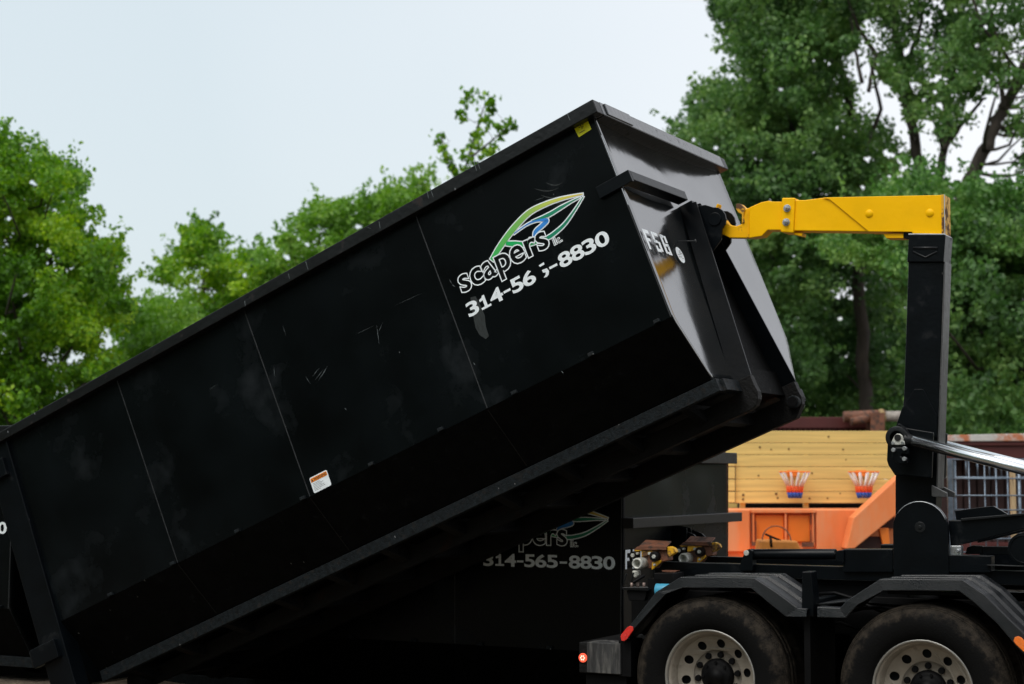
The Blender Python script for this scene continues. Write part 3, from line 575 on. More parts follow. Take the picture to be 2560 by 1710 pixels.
# gusset on mast flank
q = tp(v0 - .01, *[zz6(*p) for p in ((495, 285), (580, 285), (715, 545), (715, 760), (430, 680), (300, 690), (370, 480))]); mb = MB(); mb.prism(q, v0 - .012, v0 - .001); mb.build('mast_gusset', M_TRUCK, mast, .002)
# cylinder bracket plates
for vv in (.93, 1.29):
    q = tp(.93, *[zz7(*p) for p in ((480, 130), (600, 210), (1090, 290), (1090, 360), (1060, 1105), (600, 1065), (410, 1062), (290, 880), (262, 790), (280, 380), (390, 270))]); mb = MB(); mb.prism(q, vv, vv + .03); mb.build('cylinder_bracket', M_TRUCK, mast, .006)
x, z = TU(*zz7(465, 385), .83); mb = MB()
q = tp(.82, *[zz7(*p) for p in ((440, 315), (490, 315), (535, 345), (580, 460), (580, 515), (345, 515), (342, 460), (400, 345))]); mb.prism(q, .822, .839); pc = mb.build('pin_cap', M_LTST, mast, .004)
mb = MB(); mb.tube([(x, .8215, z), (x, .815, z)], .022, 16); mb.build('grease_hole_shade', M_HOLE, pc)  # raised dark disc painting the shade of a grease hole
for p in ((375, 480), (545, 480)):
    q = TU(*zz7(*p), .82); mb = MB(); mb.tube([(q[0], .823, q[1]), (q[0], .81, q[1])], .011, 6); mb.build('cap_bolt', M_ZINC, pc)
mb = MB(); q = tp(.80, *[zz7(*p) for p in ((420, 560), (560, 560), (600, 570), (650, 575), (655, 680), (530, 670), (520, 720), (640, 760), (635, 850), (480, 860), (360, 760), (360, 600))]); mb.prism(q, .79, .84); vb = mb.build('valve_block', M_TRUCK, mast, .006)
for p in ((598, 580), (595, 765), (400, 605)):
    q = TU(*zz7(*p), .80); mb = MB(); mb.tube([(q[0], .80, q[1]), (q[0], .765, q[1])], .014, 8); mb.build('hose_fitting', M_ZINC, vb, .001)
# lift rods
for vv in (.87, 1.37):
    a = TU(*zz6(455, 788), .87); b = TU(*zz6(1568, 1075), .87); d = Vector((b[0] - a[0], 0, b[1] - a[1])); d.normalize()
    A = Vector((a[0], vv, a[1])); x, z = TU(*zz7(465, 385), .87); E_ = Vector((x, vv, z))
    mb = MB(); mb.tube([A, A + d * 1.25], [.037, .037], 28); rod = mb.build('lift_cylinder_rod', M_CHR, rt)
    mb = MB(); mb.tube([A + d * 1.2, A + d * 2.3], .075, 28); mb.build('lift_cylinder', M_TRUCK, rod, .004)
    mb = MB(); mb.lathe([(.045, -.04), (.075, -.04), (.075, .04), (.045, .04)], E_, 28); mb.tube([E_ + d * .05, A + d * .02], [.05, .036], 20); mb.build('rod_clevis', M_STEEL, rod, .003)
# bracket prongs on the mast front
for vv in (.99, 1.20):
    q = tp(.99, *[zz7(*p) for p in ((1060, 1230), (1330, 1370), (1332, 1450), (1090, 1440), (1060, 1420))]); mb = MB(); mb.prism(q, vv, vv + .03); mb.build('rest_prong', M_MASTF, mast, .003)
# pivot dome plates
for vv in (.62,):
    cx, cz = TU(2109, 1212, .62); R_ = .178; q = [(cx + R_ * math.cos(t), cz + R_ * math.sin(t)) for t in [rad(k * 7.5) for k in range(25)]] + [(cx - R_, 1.17), (cx + R_, 1.17)]
    mb = MB(); mb.prism(q, vv, vv + .04); dm = mb.build('pivot_plate', M_TRUCK, rt, .004)
    mb = MB(); mb.tube([(cx, vv - .004, cz + .01), (cx, vv + .01, cz + .01)], .035, 20); mb.tube([(cx, vv - .010, cz + .01), (cx, vv, cz + .01)], .012, 10); mb.build('pivot_pin', M_STEEL, dm, .002)
    mb = MB(); P = []; 
    mb.tube([(cx + (R_ - .004) * math.cos(t), vv - .002, cz + (R_ - .004) * math.sin(t)) for t in [rad(20 + k * 7) for k in range(19)]], .0028, 6); mb.build('pale_rim_line', M_ZINC, dm)  # thin pale line along the upper rim of the plate
# subframe beams
x0, _ = TU(1513, 1300, .7)
for vv in (.66, 1.52):
    mb = MB(); mb.box(-.66, 6.0, vv, vv + .07, 1.135, 1.222); mb.build('subframe_rail', M_TRUCK, rt, .004)
    mb = MB(); mb.box(-.85, 6.0, vv + .02, vv + .08, .78, 1.03); mb.build('chassis_rail', M_TRDARK, rt, .004)
    q = tp(.64, *[z2(*p) for p in ((460, 530), (840, 530), (840, 710), (455, 710))]); mb = MB(); mb.prism(q, vv - .03, vv + .09); mb.build('hinge_block', M_TRUCK, rt, .006)
    q = tp(.64, *[z4b(*p) for p in ((370, 1185), (935, 1200), (935, 1420), (370, 1420))]); mb = MB(); mb.prism(q, vv - .03, vv + .07); mb.build('hinge_block', M_TRUCK, rt, .004)
mb = MB(); mb.box(-.66, 3, .73, 1.52, 1.10, 1.13); mb.box(-.60, -.5, .4, 1.9, .95, 1.12); mb.build('deck_plate', M_TRDARK, rt)
# locking cylinder lying on the frame
q = TU(*z1(1442, 560), .63); a = TU(1722, 1271, .63); b = TU(1913, 1271, .63)
mb = MB(); mb.tube([(a[0], .66, a[1]), (b[0], .66, b[1])], .036, 24); lc = mb.build('locking_cylinder', M_TRUCK, rt, .003)
mb = MB(); mb.tube([(b[0], .66, b[1]), (b[0] + .05, .66, b[1])], .016, 14); mb.build('cylinder_rod', M_CHR, lc)
mb = MB(); mb.prism(tp(.61, *[z1(*p) for p in ((1385, 700), (1385, 640), (1425, 540), (1455, 530), (1480, 545), (1480, 700))]), .61, .69); mb.build('cylinder_bracket', M_TRUCK, lc, .004)
mb = MB(); mb.tube([(q[0], .60, q[1]), (q[0], .62, q[1])], .019, 14); mb.build('bracket_pin', M_LTST, lc, .003)
mb = MB(); mb.prism(tp(.61, *[z2(*p) for p in ((395, 570), (405, 545), (440, 538), (460, 538), (460, 640), (395, 620))]), .61, .69); mb.build('rod_eye', M_TRUCK, lc, .004)
q = TU(*z4b(455, 1130), .66); mb = MB(); mb.box(q[0] - .03, q[0] + .04, .66, .72, q[1] - .04, q[1] + .03); mb.tube([(q[0] + .02, .64, q[1]), (q[0] + .03, .67, q[1])], .012, 8); mb.build('grease_block', M_ZINC, rt, .003)
# secondary arm running forward
q = tp(.72, *[z4b(*p) for p in ((340, 620), (620, 580), (850, 555), (1035, 660), (1045, 690), (360, 760))]); mb = MB(); mb.prism(q, .95, .98); mb.build('arm_web', M_TRUCK, rt, .003)
q = tp(.72, *[z4b(*p) for p in ((370, 735), (530, 735), (1359, 655), (2600, 560), (2600, 800), (1359, 850), (950, 950), (640, 1030), (400, 1085))]); mb = MB(); mb.prism(q, .72, .80); mb.prism(q, 1.46, 1.54); fa = mb.build('rear_lift_frame', M_TRUCK, rt, .005)
q = tp(.70, *[z4b(*p) for p in ((530, 712), (1380, 640), (1380, 668), (530, 745))]); mb = MB(); mb.prism(q, .70, .719); mb.build('frame_flange', M_STEEL, fa, .002)
q = TU(*z4b(1360, 1110), .60); mb = MB(); mb.tube([(q[0], .60, q[1]), (q[0], .72, q[1])], .10, 32); mb.tube([(q[0] + .085 * math.cos(t), .598, q[1] + .085 * math.sin(t)) for t in [rad(k * 12) for k in range(31)]], .004, 6, False); mb.build('pivot_boss', M_TRUCK, rt, .004)
q = tp(.66, *[z4b(*p) for p in ((750, 1090), (1180, 1090), (1180, 1200), (750, 1200))]); mb = MB(); mb.prism(q, .80, .86); q = tp(.66, *[z4b(*p) for p in ((545, 1100), (620, 1075), (750, 1085), (750, 1190), (520, 1190))]); mb.prism(q, .80, .86); mb.build('frame_bracket', M_TRUCK, rt, .004)
q = tp(.66, *[z4b(*p) for p in ((900, 1310), (1700, 1335), (1700, 1350), (900, 1325))]); mb = MB(); mb.prism(q, .60, .66); mb.build('side_ledge', M_STEEL, rt, .002)
# fenders
def fender(top, bot, name='fender'):
    T = tp(-.02, *top); B = tp(-.02, *bot)
    mb = MB(); vsmp = [-.02, .0, .10, .115, .215, .23, .33, .345, .445, .46, .56]; offs = [-.012, .0, .0, -.018, -.018, 0, 0, -.018, -.018, 0, 0]
    n = len(T); nr = []
    for i in range(n):
        t = Vector((T[min(i + 1, n - 1)][0] - T[max(i - 1, 0)][0], T[min(i + 1, n - 1)][1] - T[max(i - 1, 0)][1])); t.normalize(); nr.append(Vector((-t.y, t.x)))
    P = []
    for th in (0, -.008):
        for i in range(n):
            for v_, o_ in zip(vsmp, offs): P.append((T[i][0] + nr[i].x * (o_ + th), v_, T[i][1] + nr[i].y * (o_ + th)))
    m_ = len(vsmp); F = []
    for i in range(n - 1):
        for j in range(m_ - 1):
            a = i * m_ + j; F.append((a, a + 1, a + 1 + m_, a + m_)); a += n * m_; F.append((a, a + m_, a + 1 + m_, a + 1))
    mb.add(P, F); fd = mb.build(name, M_PLAST, rt, 0)
    mb = MB(); nB = len(B)
    P = [(a, -.024, b) for a, b in T] + [(a, -.034, b) for a, b in B] + [(a, -.012, b) for a, b in T] + [(a, -.02, b) for a, b in B]
    F = []
    if n == nB:
        for i in range(n - 1):
            F += [(i, i + 1, n + i + 1, n + i), (2 * n + i, 3 * n + i, 3 * n + i + 1, 2 * n + i + 1), (n + i, n + i + 1, 3 * n + i + 1, 3 * n + i), (i, 2 * n + i, 2 * n + i + 1, i + 1)]
        F += [(0, n, 3 * n, 2 * n), (n - 1, 3 * n - 1, 4 * n - 1, 2 * n - 1)]
    mb.add(P, F); mb.build('fender_skirt', M_PLAST, fd, .004)
    return fd
f1 = fender([z1(*p) for p in ((455, 1210), (545, 1110), (740, 860), (930, 745), (1210, 745), (1495, 752), (1660, 860), (1830, 985), (1900, 990))],
            [z1(*p) for p in ((500, 1240), (590, 1130), (820, 875), (950, 828), (1210, 828), (1475, 832), (1600, 935), (1740, 1050), (1900, 1052))])
f2 = fender([z2(*p) for p in ((255, 975), (430, 985), (480, 930), (740, 762), (1050, 762), (1370, 765), (1540, 880), (1720, 1060), (1900, 1230), (2150, 1480))],
            [z2(*p) for p in ((260, 1055), (480, 1060), (570, 960), (770, 850), (1050, 850), (1350, 853), (1470, 945), (1640, 1100), (1800, 1290), (2050, 1560))])
for s, (mm, pts, par) in enumerate(((M_RED, [z1(*p) for p in ((468, 1205), (470, 1190), (520, 1130), (540, 1122), (562, 1128), (566, 1155), (515, 1225), (495, 1238), (475, 1235))], f1), (M_AMB, [z2(*p) for p in ((1765, 1235), (1775, 1208), (1800, 1200), (1825, 1210), (1900, 1290), (1895, 1330), (1860, 1335), (1780, 1260))], f2))):
    q = tp(-.04, *pts); mb = MB(); mb.prism(q, -.046, -.036); mb.build('reflector', mm, par, .003)
q = tp(-.03, *[z2(*p) for p in ((1825, 800), (1845, 780), (1880, 790), (1880, 840), (1840, 835))]); mb = MB(); mb.prism(q, .3, .34); mb.build('amber_marker', M_AMB, rt, .004)
# fender post between wheels
q = tp(.1, *[z2(*p) for p in ((170, 700), (235, 700), (258, 900), (258, 1045), (165, 1040))]); mb = MB(); mb.prism(q, .02, .14); mb.box(q[0][0], q[1][0], .14, .7, .98, 1.04); mb.build('fender_post', M_TRUCK, rt, .006)
q = tp(.1, *[z2(*p) for p in ((255, 950), (470, 928), (478, 940), (255, 968))]); mb = MB(); mb.prism(q, .1, .5); mb.build('fender_strut', M_STEEL, rt, .003)
for hh in (0, 1.37):
    q = [(hh - .22, 1.115), (hh + .25, 1.10)]; mb = MB(); mb.box(hh - .3, hh + .32, .35, .6, 1.075, 1.095); mb.build('fender_bracket', M_TRUCK, rt, .003)
    mb = MB(); mb.tube([(hh, .2, .52), (hh, 2.1, .52)], .075, 16); mb.box(hh - .15, hh + .15, .9, 1.4, .36, .68); mb.build('axle', M_TRDARK, rt, .01)
# far-side fender sheets
# wheels
def wheel(loc, flip=1):
    w = MB(); prof = [(.305, .012), (.308, .02), (.300, .03), (.285, .034), (.278, .05), (.268, .07), (.262, .112), (.258, .125)]
    w.lathe([(.298, .008)] + prof, (0, 0, 0), 64); w.lathe([(.258, .12), (.262, .2), (.285, .23), (.305, .25)], (0, 0, 0), 64)
    w.lathe([(.168, .152), (.168, .160), (.09, .160)], (0, 0, 0), 48)
    rim = w.build('wheel', M_RIM, rt, loc=loc)
    # sloping disc with hand holes
    cu = bpy.data.curves.new('d', 'CURVE'); cu.dimensions = '2D'; cu.fill_mode = 'BOTH'; cu.extrude = 0
    def circ(cx, cy, r, n):
        s = cu.splines.new('POLY'); s.points.add(n - 1); s.use_cyclic_u = True
        for k in range(n): s.points[k].co = (cx + r * math.cos(2 * math.pi * k / n), cy + r * math.sin(2 * math.pi * k / n), 0, 1)
    circ(0, 0, .262, 64); circ(0, 0, .166, 48)
    for k in range(10): a = 2 * math.pi * (k + .25) / 10; circ(.213 * math.cos(a), .213 * math.sin(a), .0285, 16)
    o = bpy.data.objects.new('d', cu); col.objects.link(o); me = bpy.data.meshes.new_from_object(o.evaluated_get(bpy.context.evaluated_depsgraph_get())); bpy.data.objects.remove(o)
    mb = MB(); P = []
    for v in me.vertices:
        r = math.hypot(v.co.x, v.co.y); f = (r - .166) / (.262 - .166); P.append((v.co.x, .152 - .042 * f, v.co.y))
    Q = [tuple(p.vertices) for p in me.polygons]; mb.add(P, Q); mb.build('rim_disc', M_RIM, rim)
    mb = MB(); mb.lathe([(.292, .028), (.297, .010), (.303, .004), (.309, .008), (.310, .02)], (0, 0, 0), 64); mb.build('rim_lip', M_RIML, rim)
    mb = MB(); mb.disc(.262, .175, (0, 0, 0), 48); mb.build('brake_drum', M_HOLE, rim)
    mb = MB()
    for k in range(10):
        a = 2 * math.pi * (k + .0) / 10 + .16; mb = MB(); mb.tube([(.138 * math.cos(a), .16, .138 * math.sin(a)), (.138 * math.cos(a), .138, .138 * math.sin(a))], [.0215, .018], 12); mb.build('wheel_nut', M_TRDARK, rim)
    mb = MB(); mb.lathe([(.112, .16), (.112, .145), (.106, .135), (.098, .125), (.085, .12), (.05, .118), (.05, .105), (0, .103)], (0, 0, 0), 40)
    for k in range(8): a = 2 * math.pi * k / 8; mb.tube([(.088 * math.cos(a), .125, .088 * math.sin(a)), (.088 * math.cos(a), .110, .088 * math.sin(a))], .010, 6)
    mb.build('hub', M_TRDARK, rim)
    for k, dv in enumerate((0, .33)):
        mb = MB(); mb.lathe([(.292, .05), (.300, .02), (.315, .0), (.35, -.016), (.40, -.026), (.45, -.018), (.485, .0), (.497, .012), (.507, .022), (.513, .026), (.519, .05), (.519, .095), (.508, .097), (.508, .107), (.52, .11), (.52, .15), (.509, .152), (.509, .162), (.52, .165), (.519, .21), (.51, .235), (.49, .25), (.45, .268), (.40, .275), (.33, .255), (.30, .22)], (0, dv, 0), 96)
        ty = mb.build('tyre', M_TYRE, rim)
    mb = MB()
    for r in (.497, .507): mb.tube([(r * math.cos(2 * math.pi * k / 64), .0105 if r < .5 else .020, r * math.sin(2 * math.pi * k / 64)) for k in range(65)], .0022, 5, False)
    mb.build('shoulder_ridge', M_TYRE, ty)
    if flip < 0: rim.rotation_euler = (0, 0, math.pi)
    return rim
w1 = wheel((0, 0, .525)); w2 = copy_tree(w1, rt); w2.location = (1.37, 0, .525); w2.rotation_euler = (0, 1.1, 0)
for hh in (0, 1.37):
    c = copy_tree(w1, rt); c.location = (hh, 2.28, .525); c.rotation_euler = (0, 0, math.pi)
# mudflap / dark backing between tyres
mb = MB(); mb.box(.62, .66, .05, .55, .42, 1.0); mb.build('mud_flap', M_TRDARK, rt)
mb = MB(); mb.box(-.52, -.5, .72, 1.5, .6, 1.1); mb.box(.35, 1.1, .74, 1.6, .85, 1.1); mb.box(2.1, 5.5, .3, .7, .55, 1.05); mb.box(1.95, 6, .6, .72, .9, 1.13); mb.build('underbody_boxes', M_TRDARK, rt, .01)
# rear bumper with lit marker
mb = MB(); mb.box(-.925, -.635, .0, 2.3, .51, .712); bmp = mb.build('rear_bumper', M_RAILR, rt, .006)
mb = MB(); mb.box(-.865, -.62, -.006, 0.2, .515, .715); mb.build('bumper_scuff_plate', mat('streaked_bumper_steel', (.03, .03, .03), .6, var=.6, vs_=14, c2=(.12, .115, .105), c2t=(.5, .68), c2s=9, stretch=(2.5, 1, .35), bump=.5, bs=60), bmp, .004)
mb = MB(); mb.box(-.64, -.55, .01, .2, .5, .74); mb.box(-.9, -.6, .05, .6, .3, .5); mb.build('bumper_bracket', M_TRDARK, bmp, .004)
mb = MB(); mb.tube([(-.893, -.012, .61), (-.893, 0, .61)], .030, 24); lp = mb.build('marker_lamp', M_LAMP, bmp, .003)
mb = MB()
for k in range(6): a = rad(60 * k); mb.tube([(-.893 + .013 * math.cos(a), -.0145, .61 + .013 * math.sin(a)), (-.893 + .013 * math.cos(a), -.011, .61 + .013 * math.sin(a))], .0055, 8)
mb.build('lamp_diode', M_LAMPC, lp)
# container guide rollers / rear latches
def latch(dv):
    V = .50 + dv; T = lambda *pts: tp(.50, *[z3b(*p) for p in pts])
    mb = MB(); mb.prism(T((560, 720), (1230, 740), (1235, 1000), (1000, 1050), (900, 1200), (640, 1180), (600, 1000)), V + .03, V + .12); bd = mb.build('roller_housing', M_RUST, rt, .006)
    mb = MB(); mb.prism(T((350, 745), (520, 640), (560, 650), (560, 760), (420, 790)), V + .05, V + .10); mb.prism(T((1220, 660), (1300, 650), (1400, 700), (1438, 790), (1280, 905), (1235, 880)), V + .02, V + .07); mb.prism(T((600, 735), (980, 745), (980, 800), (760, 800), (750, 880), (600, 900)), V + .015, V + .029); mb.prism(T((860, 1040), (930, 1030), (1080, 980), (1080, 1040), (920, 1180), (850, 1230)), V + .012, V + .029); mb.build('yellow_bracket', M_YELW, bd, .004)
    a = T((560, 640), (1235, 650), (1290, 490), (650, 455)); mb = MB()
    mb.add([(a[0][0], V, a[0][1]), (a[1][0], V, a[1][1]), (a[2][0] - .03, V + .12, a[2][1] - .012), (a[3][0] - .03, V + .12, a[3][1] - .012)] + [(a[0][0], V, a[0][1] - .008), (a[1][0], V, a[1][1] - .008), (a[2][0] - .03, V + .12, a[2][1] - .02), (a[3][0] - .03, V + .12, a[3][1] - .02)], [(0, 1, 2, 3), (7, 6, 5, 4), (0, 4, 5, 1), (1, 5, 6, 2), (2, 6, 7, 3), (3, 7, 4, 0)])
    mb.prism(T((520, 650), (1225, 655), (1225, 735), (430, 735)), V + .0, V + .012); mb.build('flap_plate', M_RUST, bd, .002)
    for p, r, m_, nm in (((430, 860), .026, M_RAILR, 'guide_roller'), ((950, 890), .033, M_RAILR, 'guide_roller')):
        q = T(p)[0]; mb = MB(); mb.tube([(q[0], V - .02, q[1]), (q[0], V + .05, q[1])], r, 24); ro = mb.build(nm, m_, bd, .003)
        mb = MB(); mb.tube([(q[0] + .005, V - .035, q[1]), (q[0] + .005, V - .018, q[1])], .014, 6); mb.build('axle_nut', M_LTST, ro, .001)
    q = T((610, 1060))[0]; mb = MB(); mb.lathe([(.020, -.03), (.026, -.07), (.036, -.07), (.040, -.055), (.040, .03)], (q[0], V, q[1]), 28); mb.lathe([(.022, -.06), (.018, .0), (0, .0)], (q[0], V, q[1]), 28); mb.build('bushing', M_LTST, bd)
    for p, r in (((520, 820), .008), ((820, 820), .010), ((940, 1095), .008)): 
        q = T(p)[0]; mb = MB(); mb.tube([(q[0], V - .01, q[1]), (q[0], V + .03, q[1])], r, 8); mb.build('bolt', M_LTST, bd, .001)
    mb = MB(); mb.prism(T((385, 1240), (540, 1240), (560, 1350), (470, 1430), (400, 1370)), V + .0, V + .05); mb.build('stop_block', M_LTST, bd, .008)
latch(0); latch(.82)
# wire tray, blue tank, hoses below the latch
V = .35
mb = MB(); q = [z1(*p) for p in ((510, 720), (480, 830), (680, 830), (600, 740), (560, 790))]
pts = tp(V, *q); mb.tube([(x, V, z) for x, z in (pts[0], pts[1], pts[2])], .006, 8); mb.tube([(x, V + .12, z) for x, z in (pts[0], pts[1], pts[2])], .006, 8)
pp = tp(V, z1(500, 850), z1(520, 920)); mb.box(pts[1][0], pts[2][0], V, V + .15, pts[1][1] - .012, pts[1][1]); tr_ = mb.build('valve_tray', M_STEEL, rt, .002)
for p in ((533, 805), (580, 805), (627, 805)):
    x, z = TU(*z1(*p), V); mb = MB(); mb.tube([(x, V + .04, z - .03), (x, V + .04, z + .012)], .011, 8); mb.build('hose_nipple', M_PIN, tr_)
mb = MB(); q = tp(V, z1(560, 790), z1(625, 735)); mb.tube([(q[0][0], V, q[0][1]), (q[1][0], V + .05, q[1][1])], .012, 10); q = tp(V, z1(500, 850), z1(520, 930), z1(640, 930), z1(660, 850)); mb.prism(q, V + .02, V + .14); mb.build('valve_body', M_TRDARK, tr_, .004)
x, z = TU(*z1(790, 825), .42); mb = MB(); mb.tube([(x - .045, .42, z - .02), (x + .12, .42, z - .02)], .05, 24); mb.build('blue_filter', M_BLUEJ, rt, .008)
q = tp(.40, *[z1(*p) for p in ((720, 715), (865, 715), (880, 800), (720, 800))]); mb = MB(); mb.prism(q, .40, .6); mb.build('filter_head', M_TRDARK, rt, .006)
q = tp(.5, *[z1(*p) for p in ((780, 695), (900, 698), (880, 712), (790, 705))]); mb = MB(); mb.prism(q, .5, .56); mb.build('rust_strip', M_RUST, rt)
rn = random.Random(8)
for k in range(6):
    a = Vector((rn.uniform(.4, 1.0), .6, rn.uniform(.8, 1.05))); pts = [a]
    for j in range(6): a = a + Vector((.12, rn.uniform(-.03, .03), rn.uniform(-.05, .04))); pts.append(a)
    mb = MB(); mb.tube(pts, .011, 8); mb.build('hose', M_TRDARK, rt)

# ------------------------------------------------------------------ plank wall and hoops
zb = ZM(1800, 1040, 4.127)
Yw = 20.
def wpt(x, y, Y): p = WP(*zb(x, y), Y); return p.x, p.z
pw = empty('plank_wall', Matrix.Translation((wpt(800, 800, Yw)[0], Yw, 0)), 'yellowish wall of seven horizontal wooden planks with two basketball hoops on it', 'plank wall')
px0 = pw.location.x
def wbox(mb, x0, y0, x1, y1, Y, d, ox=0., Y0=0.):
    a = wpt(x0, y0, Y); b = wpt(x1, y1, Y); mb.box(a[0] - ox, b[0] - ox, Y - Y0, Y + d - Y0, b[1], a[1])
rows = [152, 277, 400, 523, 652, 778, 900]
rn = random.Random(2)
for i in range(6):
    mb = MB(); x0 = 160 + rn.uniform(-6, 6) if i >= 2 else 60
    wbox(mb, x0, rows[i] + 2, 2085, rows[i + 1] - 2, Yw + rn.uniform(0, .004), .035, px0, Yw); mb.build('plank', M_WOOD, pw, .004)
for i in range(2, 6):
    mb = MB(); wbox(mb, 36, rows[i] + 4, 155, rows[i + 1] - 6, Yw - .05, .035, px0, Yw); mb.build('plank', M_WOOD, pw, .004)
mb = MB()
for x in (235, 890, 1560, 2050): wbox(mb, x - 27, 700, x + 27, 1060, Yw + .06, .08, px0, Yw)
for x in (235, 890, 1560, 2050): wbox(mb, x - 27, 160, x + 27, 700, Yw + .06, .08, px0, Yw)
wbox(mb, -900, 903, 2085, 1000, Yw + .7, .05, px0, Yw)
mb.build('stud', M_WOOD, pw)
mb = MB()
for x, y in ((412, 322), (528, 345), (710, 340), (398, 615), (238, 860), (240, 815), (580, 803), (595, 845), (925, 850), (1110, 848), (1240, 800), (1300, 450), (950, 590), (1270, 345), (1120, 212), (1640, 805), (75, 850)):
    c = wpt(x, y, Yw - .003); mb.tube([(c[0] - px0, -.004, c[1]), (c[0] - px0, .0, c[1])], rn.uniform(.008, .016), 8)
mb.build('wood_knots', M_KNOT, pw)
mb = MB(); wbox(mb, 200, 905, 2085, 960, Yw + .5, .3, px0, Yw); mb.build('gap_shade_board', M_TRDARK, pw)  # dark board added as the shade in the gap below the planks
def hoop(x, label):
    c = wpt(x, 577, Yw - .18); z = c[1]; R_ = .175
    o = empty('basketball_hoop', Matrix.Translation((c[0], Yw - .18, z)), label, 'basketball hoop', 'small hoops on the plank wall')
    mb = MB(); mb.tube([(R_ * math.cos(t), R_ * math.sin(t) * .9, 0) for t in [rad(k * 12) for k in range(31)]], .010, 10, False); mb.box(-.06, .06, .15, .18, -.05, .02); mb.build('rim', M_HOOPO, o)
    zs = [0, -.168, -.238, -.305]; rs = [R_, .092, .082, .066]
    for nm, m_, i0, nst in (('white_net', M_NETW, 0, 12), ('red_net_band', M_NETR, 1, 14), ('blue_net_band', M_NETB, 2, 12)):
        mb = MB()
        for k in range(nst):
            a = 2 * math.pi * k / nst + .1; a2 = a + (.12 if i0 == 0 else .35)
            for s_ in ((a, a2), (a + .2, a2 - .15)) if i0 else ((a, a2),):
                mb.tube([(rs[i0] * math.cos(s_[0]), rs[i0] * math.sin(s_[0]) * .9, zs[i0]), (rs[i0 + 1] * math.cos(s_[1]), rs[i0 + 1] * math.sin(s_[1]) * .9, zs[i0 + 1])], [.014, .012] if i0 == 0 else .014, 6)
        mb.build(nm, m_, o)
hoop(770, 'small orange hoop with white, red and blue net, the left one on the plank wall')
hoop(1482, 'small orange hoop with white, red and blue net, the right one nearer the black mast')

# ------------------------------------------------------------------ orange machine and tractor
Yo = 19.2
ob = empty('orange_hopper', Matrix.Translation((wpt(900, 1200, Yo)[0], Yo, 0)), 'faded orange steel hopper body with a slanting chute, in front of the plank wall', 'machine')
ox = ob.location.x
mb = MB(); wbox(mb, -300, 965, 2100, 1640, Yo + .12, .9, ox, Yo); mb.build('hopper_wall', M_ORG, ob, .01)
for a, b in ((-300, 312), (990, 1500)):
    mb = MB(); wbox(mb, a, 967, b, 1400, Yo + .06, .059, ox, Yo); mb.build('panel', M_ORG, ob, .01)
for a, b in ((365, 660), (700, 930)):
    mb = MB(); wbox(mb, a, 1020, b, 1300, Yo + .09, .029, ox, Yo); mb.build('door_panel', M_ORGD, ob, .01)
mb = MB()
for x in (345, 680, 965): wbox(mb, x - 12, 967, x + 12, 1340, Yo + .05, .06, ox, Yo)
wbox(mb, 320, 965, 990, 1000, Yo + .04, .079, ox, Yo); mb.build('rib', M_ORG, ob, .006)
mb = MB()
for x, y0_, y1_ in ((328, 970, 1340), (690, 970, 1010), (938, 985, 1120), (372, 1080, 1300), (938, 1180, 1300), (972, 970, 1300)): wbox(mb, x - 4, y0_, x + 4, y1_, Yo + .045, .02, ox, Yo)
wbox(mb, 330, 1300, 400, 1340, Yo + .03, .05, ox, Yo); wbox(mb, 850, 1305, 965, 1350, Yo + .03, .05, ox, Yo); mb.build('door_gap', M_RUST, ob)
def wpoly(mb, pts, Y, d, ox_, Y0): mb.prism([(wpt(*p, Y)[0] - ox_, wpt(*p, Y)[1]) for p in pts], Y - Y0, Y + d - Y0)
mb = MB(); wpoly(mb, ((1380, 1050), (1800, 668), (2200, 330), (2200, 800), (1800, 1035), (1385, 1370), (1300, 1370)), Yo - .25, .3, ox, Yo); mb.build('chute', M_ORG, ob, .01)
mb = MB(); wpoly(mb, ((1640, 1160), (1740, 1155), (1760, 1400), (1700, 1400)), Yo - .2, .1, ox, Yo); mb.build('chute_leg', M_ORGD, ob, .006)
mb = MB(); wpoly(mb, ((1390, 1370), (1530, 1250), (1680, 1250), (1740, 1370), (1740, 1500), (1390, 1500)), Yo - .15, .5, ox, Yo); wpoly(mb, ((1650, 1140), (1800, 1040), (1800, 1160), (1640, 1160)), Yo + .05, .06, ox, Yo); mb.build('chute_underside', M_MARD, ob)  # dark sheets; shade beneath the chute put into their colour
mb = MB()
for x in (-1.0, .0, 1.0): mb.box(x - .08, x + .08, .2, .95, 0, .55)
mb.build('support_leg', M_RUST, ob)
Yt = 18.2
tc_ = wpt(585, 1300, Yt); tt = empty('small_tractor', Matrix.Translation((tc_[0], Yt, 0)), 'small orange tractor, only its dash and thin steering wheel showing above the truck frame', 'tractor')
tx = tc_[0]
mb = MB(); wpoly(mb, ((415, 1280), (800, 1290), (830, 1360), (830, 1560), (400, 1560)), Yt, .35, tx, Yt); mb.build('dash', M_YELW if False else mat('faded_dash_orange', (.45, .16, .02), .6, var=.3, vs_=5), tt, .02)
c = wpt(585, 1285, Yt + .1); mb = MB(); mb.tube([(c[0] - tx + .155 * math.cos(t), .1 + .06 * math.sin(t), c[1] + .155 * math.sin(t)) for t in [rad(k * 12) for k in range(31)]], .007, 8, False); sw = mb.build('steering_wheel', M_RUST, tt)
a = wpt(470, 1220, Yt); b = wpt(640, 1290, Yt); e_ = wpt(530, 1350, Yt); m_ = wpt(520, 1245, Yt)
mb = MB(); mb.tube([(a[0] - tx, .0, a[1]), (b[0] - tx, .1, b[1])], .012, 8); mb.tube([(m_[0] - tx, .0, m_[1]), (e_[0] - tx, .0, e_[1])], .014, 8); mb.build('steering_column', M_TRDARK, tt)
mb = MB(); mb.box(-.45, .45, .0, 1.5, .35, .8); mb.build('body', M_ORG, tt, .03)
